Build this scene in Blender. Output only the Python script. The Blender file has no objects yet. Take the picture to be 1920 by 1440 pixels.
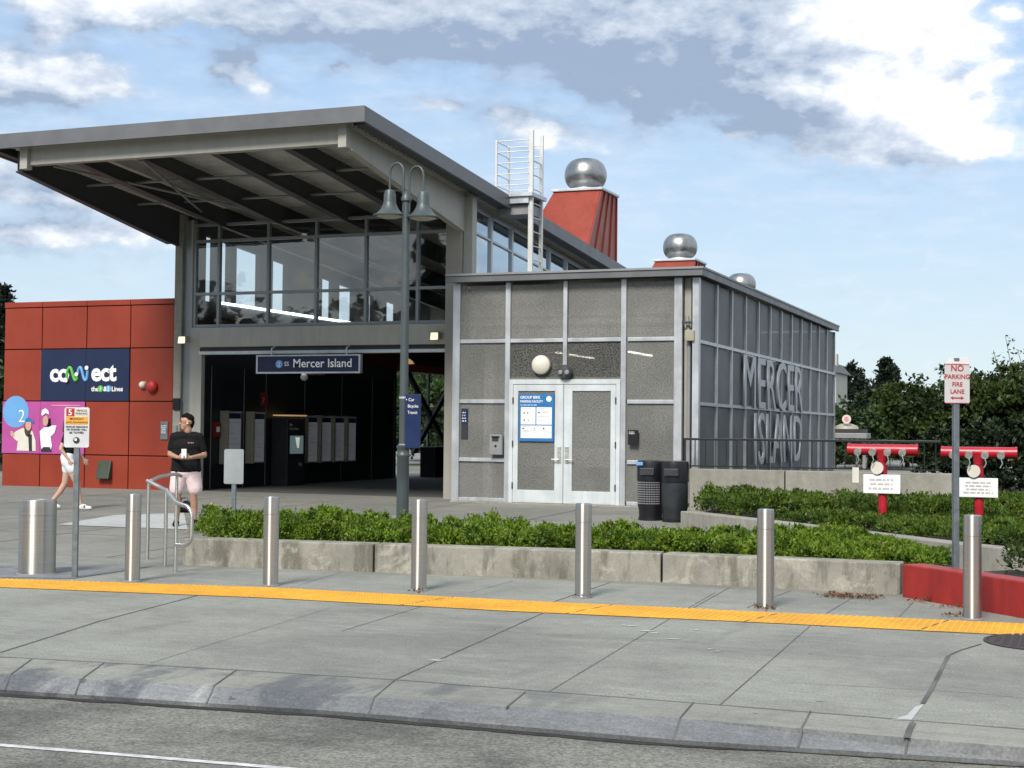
import bpy, bmesh, math, random
import numpy as np
from math import radians, sin, cos, pi, atan2, degrees, tan, hypot
from mathutils import Vector, Matrix

sc = bpy.context.scene
C = sc.collection

# ------------------------------------------------------------------ camera
F = 2778.0; AL = radians(21.4); EYE = 1.6; PIT = radians(1.8); ROL = radians(.58)
fh = np.array([-sin(AL), cos(AL), 0.]); rt = np.array([cos(AL), sin(AL), 0.]); uz = np.array([0, 0, 1.])
fw = fh*cos(PIT) + uz*sin(PIT); up0 = -fh*sin(PIT) + uz*cos(PIT)
rr = rt*cos(ROL) + up0*sin(ROL); uu = -rt*sin(ROL) + up0*cos(ROL)
cam = bpy.data.objects.new('camera', bpy.data.cameras.new('camera'))
C.objects.link(cam)
cam.matrix_world = Matrix(((rr[0], uu[0], -fw[0], 0), (rr[1], uu[1], -fw[1], 0), (rr[2], uu[2], -fw[2], EYE), (0, 0, 0, 1)))
cam.data.sensor_width = 36; cam.data.lens = F/1920*36
cam.data.clip_end = 3000; cam.data.clip_start = .1
sc.camera = cam
sc.render.resolution_x = 1024; sc.render.resolution_y = 768

def G(u, v, z=0.0):
    """ground point seen at photo pixel (u, v), on the level z"""
    d = fw + rr*(u-960)/F - uu*(v-720)/F
    k = (z-EYE)/d[2]
    return Vector((d[0]*k, d[1]*k, z))

# ------------------------------------------------------------------ node helper
class N:
    def __init__(s, nt): s.nt = nt
    def new(s, t, **kw):
        n = s.nt.nodes.new(t)
        for k, v in kw.items(): setattr(n, k, v)
        return n
    def link(s, a, b): s.nt.links.new(a, b)
    def _in(s, sock, v):
        if isinstance(v, bpy.types.NodeSocket): s.nt.links.new(v, sock)
        elif v is not None: sock.default_value = v
    def m(s, op, a, b=None, c=None, clamp=False):
        n = s.new('ShaderNodeMath', operation=op, use_clamp=clamp)
        s._in(n.inputs[0], a)
        if b is not None: s._in(n.inputs[1], b)
        if c is not None: s._in(n.inputs[2], c)
        return n.outputs[0]
    def ramp(s, x, a, b, ca=0., cb=1., smooth=True):
        n = s.new('ShaderNodeMapRange', interpolation_type='SMOOTHSTEP' if smooth else 'LINEAR')
        s._in(n.inputs['Value'], x)
        n.inputs['From Min'].default_value = a; n.inputs['From Max'].default_value = b
        n.inputs['To Min'].default_value = ca; n.inputs['To Max'].default_value = cb
        return n.outputs['Result']
    def mix(s, f, a, b, t='MIX'):
        n = s.new('ShaderNodeMix', data_type='RGBA', blend_type=t)
        s._in(n.inputs[0], f)
        for i, v in ((6, a), (7, b)):
            if isinstance(v, bpy.types.NodeSocket): s.nt.links.new(v, n.inputs[i])
            else: n.inputs[i].default_value = (v[0], v[1], v[2], 1)
        return n.outputs[2]
    def noise(s, vec, scale, detail=4, rough=.55, dist=0.):
        n = s.new('ShaderNodeTexNoise')
        if vec is not None: s.nt.links.new(vec, n.inputs['Vector'])
        n.inputs['Scale'].default_value = scale; n.inputs['Detail'].default_value = detail
        n.inputs['Roughness'].default_value = rough; n.inputs['Distortion'].default_value = dist
        return n.outputs['Fac']
    def xyz(s, x, y, z=0.):
        n = s.new('ShaderNodeCombineXYZ')
        for i, v in enumerate((x, y, z)): s._in(n.inputs[i], v)
        return n.outputs[0]
    def mapping(s, vec, scale=(1, 1, 1), rot=(0, 0, 0)):
        n = s.new('ShaderNodeMapping'); s.nt.links.new(vec, n.inputs[0])
        n.inputs['Scale'].default_value = scale; n.inputs['Rotation'].default_value = rot
        return n.outputs[0]

# ------------------------------------------------------------------ world: Nishita sky and clouds by direction
SUN_AZ = radians(181); SUN_EL = radians(42)     # behind the camera; azimuth from +Y towards +X
world = bpy.data.worlds.new('World'); sc.world = world; world.use_nodes = True
wt = world.node_tree; wt.nodes.clear(); w = N(wt)
sky = w.new('ShaderNodeTexSky'); sky.sky_type = 'NISHITA'; sky.sun_disc = False
sky.sun_elevation = SUN_EL; sky.sun_rotation = SUN_AZ; sky.air_density = 1.0; sky.dust_density = .6; sky.ozone_density = 1.5
tc = w.new('ShaderNodeTexCoord')
def a2px(u, v): return (-21.4 + degrees(math.atan((u-960)/F)), degrees(math.atan((807-v)/F)))
# cloud masses: photo position, half sizes in degrees, weight
BL = [(540, 40, 4.2, 1.05, 1.0), (900, 35, 4.5, 1.5, 1.2), (1220, 60, 4.5, 1.9, 1.3), (1460, 110, 3.0, 1.5, 1.1), (1330, 160, 3.2, .8, .6), (740, 95, 2.0, .35, .4), (870, 85, 1.0, .3, .35), (1150, 160, 1.8, .6, .5), (330, 15, 2, .6, .6),
      (1620, 40, 3.0, 1.5, 1.3), (1690, 175, 2.5, 1.9, 1.3), (1590, 225, 2.6, 1.3, 1.1), (1780, 250, 1.7, 1.2, 1.1), (1830, 285, 1.3, .5, .8), (1650, 288, 2.4, .45, .75),
      (1500, 190, 2.2, .9, .65), (1380, 170, 2.2, .6, .5), (1385, 240, 1.0, .4, .85), (1230, 215, .9, .45, .75),
      (60, 22, 2.4, .9, .95), (230, 45, 1.3, .5, .6), (85, 80, 1.2, .6, .8), (60, 160, 2.6, .9, .85), (150, 190, 1.9, .7, .75), (230, 60, 1.4, .45, .7), (20, 210, 2.0, .6, .7),
      (435, 135, .75, .65, .95), (480, 175, .6, .45, .7), (1000, 240, 1.3, .5, 1.0), (820, 188, 1.4, .26, .8), (930, 212, .9, .3, .7),
      (1790, 15, .8, .4, .7), (1845, 95, 1.1, .45, .9), (1880, 150, .6, .3, .85), (1890, 45, .5, .35, .6), (1750, 60, .4, .3, .6),
      (60, 335, 3.0, .9, .9), (140, 400, 3.6, .6, .8), (60, 470, 3.2, .5, .8), (230, 455, 3.0, .4, .75), (620, 130, .5, .25, .5), (330, 100, .7, .15, .5),
      (1100, 260, 3.0, .5, .35)]
def density_group():
    g = bpy.data.node_groups.new('cloud_density', 'ShaderNodeTree')
    g.interface.new_socket('az', in_out='INPUT', socket_type='NodeSocketFloat')
    g.interface.new_socket('el', in_out='INPUT', socket_type='NodeSocketFloat')
    g.interface.new_socket('d', in_out='OUTPUT', socket_type='NodeSocketFloat')
    n = N(g); gi = g.nodes.new('NodeGroupInput'); go = g.nodes.new('NodeGroupOutput')
    az, el = gi.outputs[0], gi.outputs[1]
    p = n.xyz(az, n.m('MULTIPLY', el, 1.7))
    wx = n.m('SUBTRACT', n.noise(p, .5, 5, .55), .5)
    wy = n.m('SUBTRACT', n.noise(n.xyz(n.m('ADD', az, 31.7), n.m('MULTIPLY', el, 1.7), 4.), .5, 5, .55), .5)
    a2 = n.m('MULTIPLY_ADD', wx, 2.6, az); e2 = n.m('MULTIPLY_ADD', wy, 1.3, el)
    tot = None
    for (u, v, ra, re, wt_) in BL:
        a0, e0 = a2px(u, v)
        x = n.m('MULTIPLY', n.m('SUBTRACT', a2, a0), 1/ra); y = n.m('MULTIPLY', n.m('SUBTRACT', e2, e0), 1/re)
        q = n.m('MULTIPLY_ADD', x, x, n.m('MULTIPLY', y, y))
        e = n.m('MULTIPLY', n.m('EXPONENT', n.m('MULTIPLY', q, -1.)), wt_)
        tot = e if tot is None else n.m('ADD', tot, e)
    # the rest of the sky (seen in reflections): broken cloud
    away = n.ramp(n.m('ABSOLUTE', n.m('ADD', az, 21.4)), 24, 34)
    high = n.ramp(el, 17, 23)
    away = n.m('MAXIMUM', away, high)
    big = n.noise(p, .09, 6, .6)
    tot = n.m('ADD', tot, n.m('MULTIPLY', away, n.ramp(big, .34, .62, 0., .9)))
    fb = n.noise(p, .75, 8, .56)
    fine = n.m('SUBTRACT', fb, .5)
    d = n.m('MULTIPLY_ADD', fine, 1.15, tot)
    n.link(d, go.inputs[0])
    return g
dg = density_group()
sep = w.new('ShaderNodeSeparateXYZ'); w.link(tc.outputs['Generated'], sep.inputs[0])
az = w.m('MULTIPLY', w.m('ARCTAN2', sep.outputs[0], sep.outputs[1]), 180/pi)
el = w.m('MULTIPLY', w.m('ARCSINE', sep.outputs[2]), 180/pi)
def dens(a, e):
    n = wt.nodes.new('ShaderNodeGroup'); n.node_tree = dg
    wt.links.new(a, n.inputs[0]); wt.links.new(e, n.inputs[1]); return n.outputs[0]
d0 = dens(az, el); d1 = dens(w.m('ADD', az, .9), w.m('ADD', el, 1.0))
mask = w.m('MAXIMUM', w.ramp(d0, .24, .70), w.m('MULTIPLY', w.ramp(d0, -.05, .55), .5))
thick = w.ramp(d0, .45, 1.3)
tex = w.m('SUBTRACT', w.noise(w.xyz(az, w.m('MULTIPLY', el, 1.7), 7.), .9, 7, .58), .5)
tex2 = w.m('SUBTRACT', w.noise(w.xyz(az, w.m('MULTIPLY', el, 2.2), 3.), .33, 6, .6), .5)
lit = w.m('MULTIPLY_ADD', tex, 1.1, w.ramp(w.m('SUBTRACT', d0, d1), -.7, .8, .12, .88))
lit = w.m('MULTIPLY_ADD', tex2, 1.3, lit)
lit = w.m('SUBTRACT', lit, w.m('MULTIPLY', thick, .10))
# darker undersides of the long bank over the station, brightest tops to the right
bank = w.m('MULTIPLY', w.ramp(az, -38, -30), w.ramp(az, -13, -7.5, 1., 0.))
bank = w.m('MULTIPLY', bank, w.ramp(el, 11., 12.5))
bank = w.m('MULTIPLY', bank, w.ramp(el, 14.2, 16.8, 1., 1.15))
lit = w.m('SUBTRACT', lit, w.m('MULTIPLY', bank, .42))
left = w.m('MULTIPLY', w.ramp(az, -36.5, -35, 1., 0.), w.ramp(el, 13.2, 14.2, 1., 0.))
lit = w.m('SUBTRACT', lit, w.m('MULTIPLY', left, .12))
bright = w.m('MULTIPLY', w.ramp(az, -12, -7.5), w.ramp(el, 9, 10.5))
lit = w.m('MULTIPLY_ADD', bright, .36, lit, clamp=True)
ccol = w.mix(w.ramp(lit, 0, .5, smooth=False), (3.3, 4.2, 5.7), (6.6, 7.3, 8.4))
ccol = w.mix(w.ramp(lit, .5, 1., smooth=False), ccol, (11.2, 11.2, 11.0))
hz = w.ramp(el, 0, 16, 1., 0., smooth=False)
hzc = w.mix(w.ramp(el, 0, 15, smooth=False), (7.3, 8.6, 9.2), (4.9, 7.0, 10.0))      # thin high veil, whiter towards the horizon
skc = w.mix(.72, sky.outputs[0], hzc)
thin = w.m('MULTIPLY', w.ramp(w.noise(w.xyz(w.m('MULTIPLY', az, .4), w.m('MULTIPLY', el, 1.6)), .8, 5, .6), .40, .75), .34)
skc = w.mix(thin, skc, (7.6, 8.4, 9.6))
col = w.mix(w.m('MULTIPLY', mask, .93), skc, ccol)
bg = w.new('ShaderNodeBackground'); w.link(col, bg.inputs[0]); bg.inputs[1].default_value = .070
out = w.new('ShaderNodeOutputWorld'); w.link(bg.outputs[0], out.inputs[0])

# ------------------------------------------------------------------ sun
sl = bpy.data.lights.new('sun', 'SUN'); sl.energy = 2.9; sl.angle = radians(18); sl.color = (1., .95, .87)
so = bpy.data.objects.new('sun', sl); C.objects.link(so)
sd = Vector((sin(SUN_AZ)*cos(SUN_EL), cos(SUN_AZ)*cos(SUN_EL), sin(SUN_EL)))
so.rotation_euler = sd.to_track_quat('Z', 'Y').to_euler(); so.location = sd*60
sc.view_settings.view_transform = 'Standard'; sc.view_settings.look = 'None'
sc.view_settings.exposure = 0.62; sc.view_settings.gamma = 1.0

# ------------------------------------------------------------------ materials
def base_mat(name):
    m = bpy.data.materials.new(name); m.use_nodes = True
    nt = m.node_tree; b = nt.nodes['Principled BSDF']
    return m, N(nt), b
def ocoord(n):
    return n.new('ShaderNodeTexCoord').outputs['Object']
def gcoord(n):
    return n.new('ShaderNodeNewGeometry').outputs['Position']
def mat(name, col, rough=.6, metal=0., var=.12, scale=3., bump=0., bscale=40., spec=None, streak=0.):
    m, n, b = base_mat(name)
    p = gcoord(n)
    v = n.noise(p, scale, 5, .6)
    f = n.ramp(v, .3, .7, 1-var, 1+var)
    if streak:
        s = n.noise(n.mapping(p, (6, 6, .35)), 1.5, 5, .6)
        f = n.m('MULTIPLY', f, n.ramp(s, .35, .75, 1+streak*.4, 1-streak))
    c = n.mix(1., (col[0], col[1], col[2]), n.xyz(f, f, f), 'MULTIPLY')
    n.link(c, b.inputs['Base Color'])
    b.inputs['Metallic'].default_value = metal
    r = n.ramp(v, .2, .8, max(.02, rough-.08), min(1, rough+.08)); n.link(r, b.inputs['Roughness'])
    if spec is not None: b.inputs['Specular IOR Level'].default_value = spec
    if bump:
        bn = n.new('ShaderNodeBump'); bn.inputs['Strength'].default_value = bump; bn.inputs['Distance'].default_value = .01
        n.link(n.noise(p, bscale, 4, .7), bn.inputs['Height']); n.link(bn.outputs[0], b.inputs['Normal'])
    return m
def emis(name, col, s):
    m, n, b = base_mat(name)
    b.inputs['Base Color'].default_value = (*col, 1)
    b.inputs['Emission Color'].default_value = (*col, 1); b.inputs['Emission Strength'].default_value = s
    return m
def glass(name, tint=(.8, .85, .88), refl=.2, fres=1.5, gc=(.9, .92, .95)):
    m, n, b = base_mat(name); nt = n.nt; nt.nodes.remove(b)
    o = nt.nodes['Material Output']
    t = n.new('ShaderNodeBsdfTransparent'); t.inputs[0].default_value = (*tint, 1)
    g = n.new('ShaderNodeBsdfGlossy'); g.inputs['Roughness'].default_value = .02
    g.inputs['Color'].default_value = (*gc, 1)
    bn = n.new('ShaderNodeBump'); bn.inputs['Strength'].default_value = .035; bn.inputs['Distance'].default_value = .05
    n.link(n.noise(n.mapping(gcoord(n), (1, 1, 1.6)), 1.3, 2, .5), bn.inputs['Height']); n.link(bn.outputs[0], g.inputs['Normal'])
    fr = n.new('ShaderNodeFresnel'); fr.inputs[0].default_value = fres
    front = n.m('SUBTRACT', 1., n.new('ShaderNodeNewGeometry').outputs['Backfacing'])
    fac = n.m('MULTIPLY', n.m('ADD', fr.outputs[0], refl, clamp=True), front)
    mx = n.new('ShaderNodeMixShader'); n.link(fac, mx.inputs[0]); n.link(t.outputs[0], mx.inputs[1]); n.link(g.outputs[0], mx.inputs[2])
    n.link(mx.outputs[0], o.inputs[0])
    return m
def mesh_mat(name, col, open_, scale=55., stretch=(1, 1, 1.9)):
    """fine woven / perforated metal: solid strands and holes"""
    m, n, b = base_mat(name); nt = n.nt; o = nt.nodes['Material Output']
    p = gcoord(n)
    v = n.noise(n.mapping(p, stretch), scale, 2, .5)
    big = n.noise(p, .9, 4, .6)
    hole = n.m('ADD', n.ramp(v, .38, .62, -.13, .13), open_)
    b.inputs['Metallic'].default_value = .35; b.inputs['Roughness'].default_value = .5
    f = n.m('MULTIPLY', n.ramp(v, .3, .7, .66, 1.34), n.ramp(big, .3, .7, .86, 1.12))
    n.link(n.mix(1., col, n.xyz(f, f, f), 'MULTIPLY'), b.inputs['Base Color'])
    t = n.new('ShaderNodeBsdfTransparent')
    mx = n.new('ShaderNodeMixShader'); n.link(hole, mx.inputs[0]); n.link(b.outputs[0], mx.inputs[1]); n.link(t.outputs[0], mx.inputs[2])
    n.link(mx.outputs[0], o.inputs[0])
    return m
def leaf_mat(name, c1, c2, c3, scale=1.2, wither=0.):
    m, n, b = base_mat(name)
    r = n.new('ShaderNodeNewGeometry')
    ri = r.outputs['Random Per Island']; p = r.outputs['Position']
    a = n.mix(ri, c1, c2)
    a = n.mix(n.ramp(n.noise(p, scale, 4, .6), .42, .68), a, c3)
    if wither: a = n.mix(n.m('GREATER_THAN', n.m('FRACT', n.m('MULTIPLY', ri, 37.)), 1-wither), a, (.20, .15, .05))
    n.link(a, b.inputs['Base Color']); b.inputs['Roughness'].default_value = .5
    b.inputs['Specular IOR Level'].default_value = .3
    b.inputs['Transmission Weight'].default_value = 0
    nt = n.nt; o = nt.nodes['Material Output']
    tr = n.new('ShaderNodeBsdfTranslucent'); n.link(a, tr.inputs[0])
    mx = n.new('ShaderNodeMixShader'); mx.inputs[0].default_value = .22
    n.link(b.outputs[0], mx.inputs[1]); n.link(tr.outputs[0], mx.inputs[2]); n.link(mx.outputs[0], o.inputs[0])
    return m
def concrete(name, c, dark, streaks=False, grain=.12, patch=.35, rough=.85, stain=0., scuff=False):
    m, n, b = base_mat(name); p = gcoord(n)
    a = n.noise(p, patch, 6, .62)
    g1 = n.noise(p, 55, 3, .7); g2 = n.noise(p, 9, 5, .65)
    f = n.m('MULTIPLY', n.ramp(g1, .25, .75, 1-grain, 1+grain), n.ramp(g2, .3, .7, .93, 1.07))
    base = n.mix(n.ramp(a, .38, .66), c, dark)
    if scuff:     # worn and dirty paint
        s = n.noise(p, 4.5, 8, .72); base = n.mix(n.ramp(s, .55, .68, 0, .5), base, (.30, .17, .03))
        s2 = n.noise(n.mapping(p, (1, 3, 1)), 9, 5, .7); base = n.mix(n.ramp(s2, .60, .72, 0, .35), base, (.80, .55, .14))
    elif streaks:   # weather stains running down the wall faces
        s = n.noise(n.mapping(p, (2.6, 2.6, .5)), 2.2, 7, .68)
        s2 = n.noise(p, 3.3, 7, .7, .6)
        base = n.mix(n.ramp(s, .47, .62, 0, .6), base, (dark[0]*.40, dark[1]*.39, dark[2]*.32))
        base = n.mix(n.ramp(s2, .50, .64, 0, .7), base, (c[0]*1.45, c[1]*1.44, c[2]*1.38))
    else:         # brushed drifts and stains
        br = n.noise(n.mapping(p, (5, 45, 1), (0, 0, .06)), 1., 3, .6); f = n.m('MULTIPLY', f, n.ramp(br, .3, .7, .90, 1.10))
        gum = n.noise(p, 7.5, 2, .5); base = n.mix(n.ramp(gum, .735, .765, 0, .75), base, (.055, .055, .05))
        wt2 = n.noise(n.mapping(p, (.35, 1.1, 1), (0, 0, .12)), 2.1, 8, .7, .5); base = n.mix(n.ramp(wt2, .52, .70, 0, .35), base, (dark[0]*.62, dark[1]*.62, dark[2]*.6))
        tl = n.noise(n.mapping(p, (.10, 5.5, 1), (0, 0, .10)), 1.0, 5, .65); base = n.mix(n.ramp(tl, .55, .72, 0, .30), base, (dark[0]*.6, dark[1]*.6, dark[2]*.6))
        s = n.noise(n.mapping(p, (.5, 2.6, 1), (0, 0, .35)), 1.3, 7, .66)
        base = n.mix(n.ramp(s, .52, .72, 0, .38), base, (c[0]*1.32, c[1]*1.32, c[2]*1.3))
        s3 = n.noise(n.mapping(p, (2.2, .5, 1), (0, 0, -.3)), 1.1, 6, .6)
        base = n.mix(n.ramp(s3, .56, .74, 0, .4), base, (dark[0]*.7, dark[1]*.72, dark[2]*.75))
    if stain:     # dark rubber and water stains dragged across the kerb, heaviest to the left
        s4 = n.noise(n.mapping(p, (1.5, .5, 1), (0, 0, .75)), 1.5, 8, .68, .4)
        sx_ = n.new('ShaderNodeSeparateXYZ'); n.link(p, sx_.inputs[0])
        where = n.ramp(sx_.outputs[0], -4.5, -2.2, 1., .25)
        base = n.mix(n.m('MULTIPLY', n.ramp(s4, .50, .62, 0, stain), where), base, (.075, .08, .092))
        base = n.mix(n.m('MULTIPLY', n.ramp(s4, .40, .30, 0, .5), where), base, (.40, .41, .40))
    n.link(n.mix(1., base, n.xyz(f, f, f), 'MULTIPLY'), b.inputs['Base Color'])
    b.inputs['Roughness'].default_value = rough
    bn = n.new('ShaderNodeBump'); bn.inputs['Strength'].default_value = .25; bn.inputs['Distance'].default_value = .008
    n.link(g1, bn.inputs['Height']); n.link(bn.outputs[0], b.inputs['Normal'])
    return m
def brushed(name, col, rough=.28):
    m, n, b = base_mat(name); p = ocoord(n)
    s = n.noise(n.mapping(p, (90, 90, 1.2)), 1.0, 4, .6)
    h = n.noise(n.mapping(p, (2, 2, 60)), 1.0, 3, .6)
    f = n.m('MULTIPLY', n.ramp(s, .3, .7, .93, 1.05), n.ramp(h, .3, .7, .95, 1.05))
    n.link(n.mix(1., col, n.xyz(f, f, f), 'MULTIPLY'), b.inputs['Base Color'])
    b.inputs['Metallic'].default_value = 1; b.inputs['Roughness'].default_value = rough
    tg_ = n.new('ShaderNodeTangent'); tg_.direction_type = 'RADIAL'; tg_.axis = 'Z'; n.link(tg_.outputs[0], b.inputs['Tangent'])
    b.inputs['Anisotropic'].default_value = .9; b.inputs['Anisotropic Rotation'].default_value = .25
    return m

M = dict(
  walk=concrete('sidewalk_concrete', (.245, .247, .215), (.160, .161, .144), grain=.30),
  plaza=concrete('plaza_concrete', (.205, .202, .175), (.155, .153, .135), grain=.2),
  pale=concrete('pale_concrete', (.42, .43, .42), (.36, .37, .36), grain=.06),
  road=concrete('road_concrete', (.168, .165, .142), (.088, .087, .076), grain=.6, patch=1.1),
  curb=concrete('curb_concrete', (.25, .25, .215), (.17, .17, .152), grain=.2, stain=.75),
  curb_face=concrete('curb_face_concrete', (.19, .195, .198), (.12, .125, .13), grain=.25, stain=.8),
  stain=concrete('stained_concrete', (.165, .17, .19), (.11, .115, .13)),
  gutter=mat('gutter_dirt_shadow', (.022, .022, .02), .95, var=.4, scale=9),
  joint=mat('joint_dirt', (.10, .10, .095), .95, var=.35, scale=2),
  planter=concrete('planter_concrete', (.275, .262, .222), (.20, .19, .16), streaks=True, patch=1.2),
  lowwall=concrete('low_wall_concrete', (.29, .275, .235), (.24, .228, .195), streaks=False, patch=.5),
  white=mat('white_paint_worn', (.5, .5, .5), .8, var=.25, scale=14),
  yellow=concrete('yellow_tactile', (.66, .335, .022), (.56, .27, .020), grain=.10, patch=1.5, rough=.7, scuff=True),
  redcurb=mat('red_curb_paint', (.29, .017, .013), .5, var=.14, scale=2.2, bump=.15, streak=.18),
  redpanel=mat('red_wall_panel', (.235, .027, .008), .55, var=.08, scale=1.1, streak=.05),
  redpanel2=mat('red_wall_joint', (.05, .008, .006), .8),
  redseam=mat('red_standing_seam', (.235, .028, .010), .4, var=.08, scale=1.2, streak=.12),
  fascia=mat('dark_grey_fascia', (.135, .138, .145), .45, metal=.2, var=.06),
  beige=mat('beige_grey_paint', (.36, .35, .31), .5, var=.05, streak=.07),
  beige2=mat('beige_column_paint', (.30, .285, .25), .55, var=.06, streak=.1),
  beam=mat('grey_steel_paint', (.045, .048, .052), .5, var=.08),
  deck=mat('galvanised_deck', (.42, .41, .37), .5, metal=.2, var=.1, streak=.05),
  alu=mat('aluminium_frame', (.50, .52, .54), .38, metal=.5, var=.08, streak=.14),
  aluw=mat('pale_door_frame', (.56, .60, .61), .42, metal=.15, var=.06, streak=.10),
  gframe=mat('grey_window_frame', (.26, .28, .29), .4, metal=.4, var=.05),
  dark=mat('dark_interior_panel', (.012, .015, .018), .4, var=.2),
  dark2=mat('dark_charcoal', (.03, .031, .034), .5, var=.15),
  darkred=mat('dark_red_interior', (.07, .008, .006), .6),
  tile=concrete('dark_floor_tile', (.075, .075, .072), (.06, .06, .058), grain=.1),
  black=mat('black_plastic', (.008, .008, .012), .38, var=.1),
  blackm=mat('black_railing_paint', (.012, .014, .018), .4, var=.1),
  steel=brushed('brushed_stainless', (.50, .49, .46), .42),
  steelrail=brushed('handrail_stainless', (.62, .61, .57), .3),
  turb=mat('turbine_aluminium', (.34, .34, .335), .34, metal=1., var=.14, scale=5),
  galv=mat('galvanised_post', (.16, .185, .205), .5, metal=.4, var=.15, scale=12),
  galvl=mat('galvanised_cap', (.5, .52, .54), .45, metal=.5, var=.1),
  ladder=mat('ladder_aluminium', (.62, .62, .60), .45, metal=.3, var=.06),
  lamp=mat('grey_green_lamp_paint', (.065, .082, .085), .45, metal=.2, var=.08),
  lampw=mat('lamp_inside_enamel', (.42, .41, .36), .5),
  navy=mat('navy_sign', (.0012, .010, .048), .6, var=.03),
  navy2=mat('navy_blade_sign', (.008, .020, .075), .4, var=.03),
  magenta=mat('magenta_poster', (.40, .07, .27), .5, var=.05),
  lblue=mat('light_blue_print', (.13, .33, .62), .5, var=.03),
  sblue=mat('poster_blue', (.02, .15, .38), .45, var=.03),
  lgreen=mat('green_print', (.10, .42, .06), .5, var=.03),
  wht=mat('white_print', (.78, .78, .78), .5, var=.03),
  cream=mat('cream_print', (.62, .58, .50), .6, var=.08),
  grey=mat('mid_grey', (.22, .225, .23), .5, var=.08),
  inkgrey=mat('grey_ink', (.30, .30, .32), .6),
  ink=mat('dark_ink', (.02, .022, .03), .6),
  redp=mat('red_print', (.40, .02, .02), .5),
  pinkp=mat('pale_pink_print', (.62, .25, .30), .6),
  orange=mat('orange_print', (.70, .33, .04), .5),
  hyd=mat('hydrant_red', (.38, .012, .025), .35, var=.08, scale=6),
  chrome=mat('dull_chrome_cap', (.6, .6, .56), .35, metal=.7, var=.2, scale=20),
  rust=mat('iron_cover', (.045, .035, .036), .6, metal=.3, var=.2, scale=12, bump=.4),
  soil=mat('dark_soil', (.03, .022, .015), .95, var=.3),
  ground=mat('ground_grass', (.05, .065, .03), .95, var=.3, scale=.3),
  skin1=mat('tan_skin', (.40, .22, .14), .55, var=.05), skin2=mat('fair_skin', (.52, .32, .24), .55, var=.05),
  hair=mat('black_hair', (.008, .007, .006), .85, var=.3, scale=60, spec=.1),
  hair2=mat('brown_hair', (.06, .035, .02), .5, var=.3, scale=60),
  tshirt=mat('black_cotton', (.010, .010, .011), .9, spec=.15, var=.25, scale=14, bump=.6, bscale=18),
  pink=mat('pale_pink_cloth', (.72, .56, .56), .85, var=.10, scale=10, bump=.5, bscale=14),
  whitecl=mat('white_cloth', (.72, .74, .76), .85, var=.08, scale=10, bump=.5, bscale=14),
  shoe=mat('white_shoe', (.62, .62, .60), .6), shoeb=mat('blue_shoe_trim', (.10, .13, .28), .6),
  glassf=glass('station_glass', (.97, .98, .98), .17, gc=(.80, .75, .67)), glasss=glass('clerestory_glass', (.9, .95, .97), .50, gc=(.80, .92, 1.)), glassl=glass('left_glass', (.99, 1., 1.), .0),
  meshf=mesh_mat('woven_metal_front', (.26, .258, .24), .45, 36),
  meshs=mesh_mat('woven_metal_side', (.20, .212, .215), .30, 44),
  tube=emis('lit_tube', (1., .93, .78), 3.2), tubeb=emis('lit_strip', (.85, .95, 1.), 3.0), warm=emis('warm_lamp', (.7, .42, .18), .35),
  bark=mat('bark', (.05, .038, .028), .95, var=.3, scale=8, bump=.6),
  shrub=leaf_mat('shrub_leaf', (.105, .185, .012), (.165, .25, .02), (.045, .10, .008), 2.6, .03),
  shrub2=leaf_mat('upper_shrub_leaf', (.055, .105, .010), (.10, .16, .016), (.028, .06, .008), 1.6, .03),
  tree1=leaf_mat('olive_leaf', (.030, .050, .012), (.066, .095, .022), (.016, .030, .009), .9),
  tree2=leaf_mat('dark_leaf', (.012, .026, .012), (.035, .055, .02), (.008, .016, .008), .9),
  conif=leaf_mat('conifer_leaf', (.010, .020, .012), (.022, .036, .02), (.006, .012, .008), .9),
  fargreen=leaf_mat('far_leaf', (.035, .065, .02), (.06, .10, .03), (.02, .04, .015), .5),
  litter=leaf_mat('dead_leaf', (.16, .07, .035), (.26, .14, .07), (.09, .05, .03), 8),
  roofs=mat('far_roof', (.09, .095, .10), .8), housew=mat('far_house_wall', (.45, .44, .40), .8),
  tan=mat('tan_metal', (.33, .31, .24), .5, var=.08),
)

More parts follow.
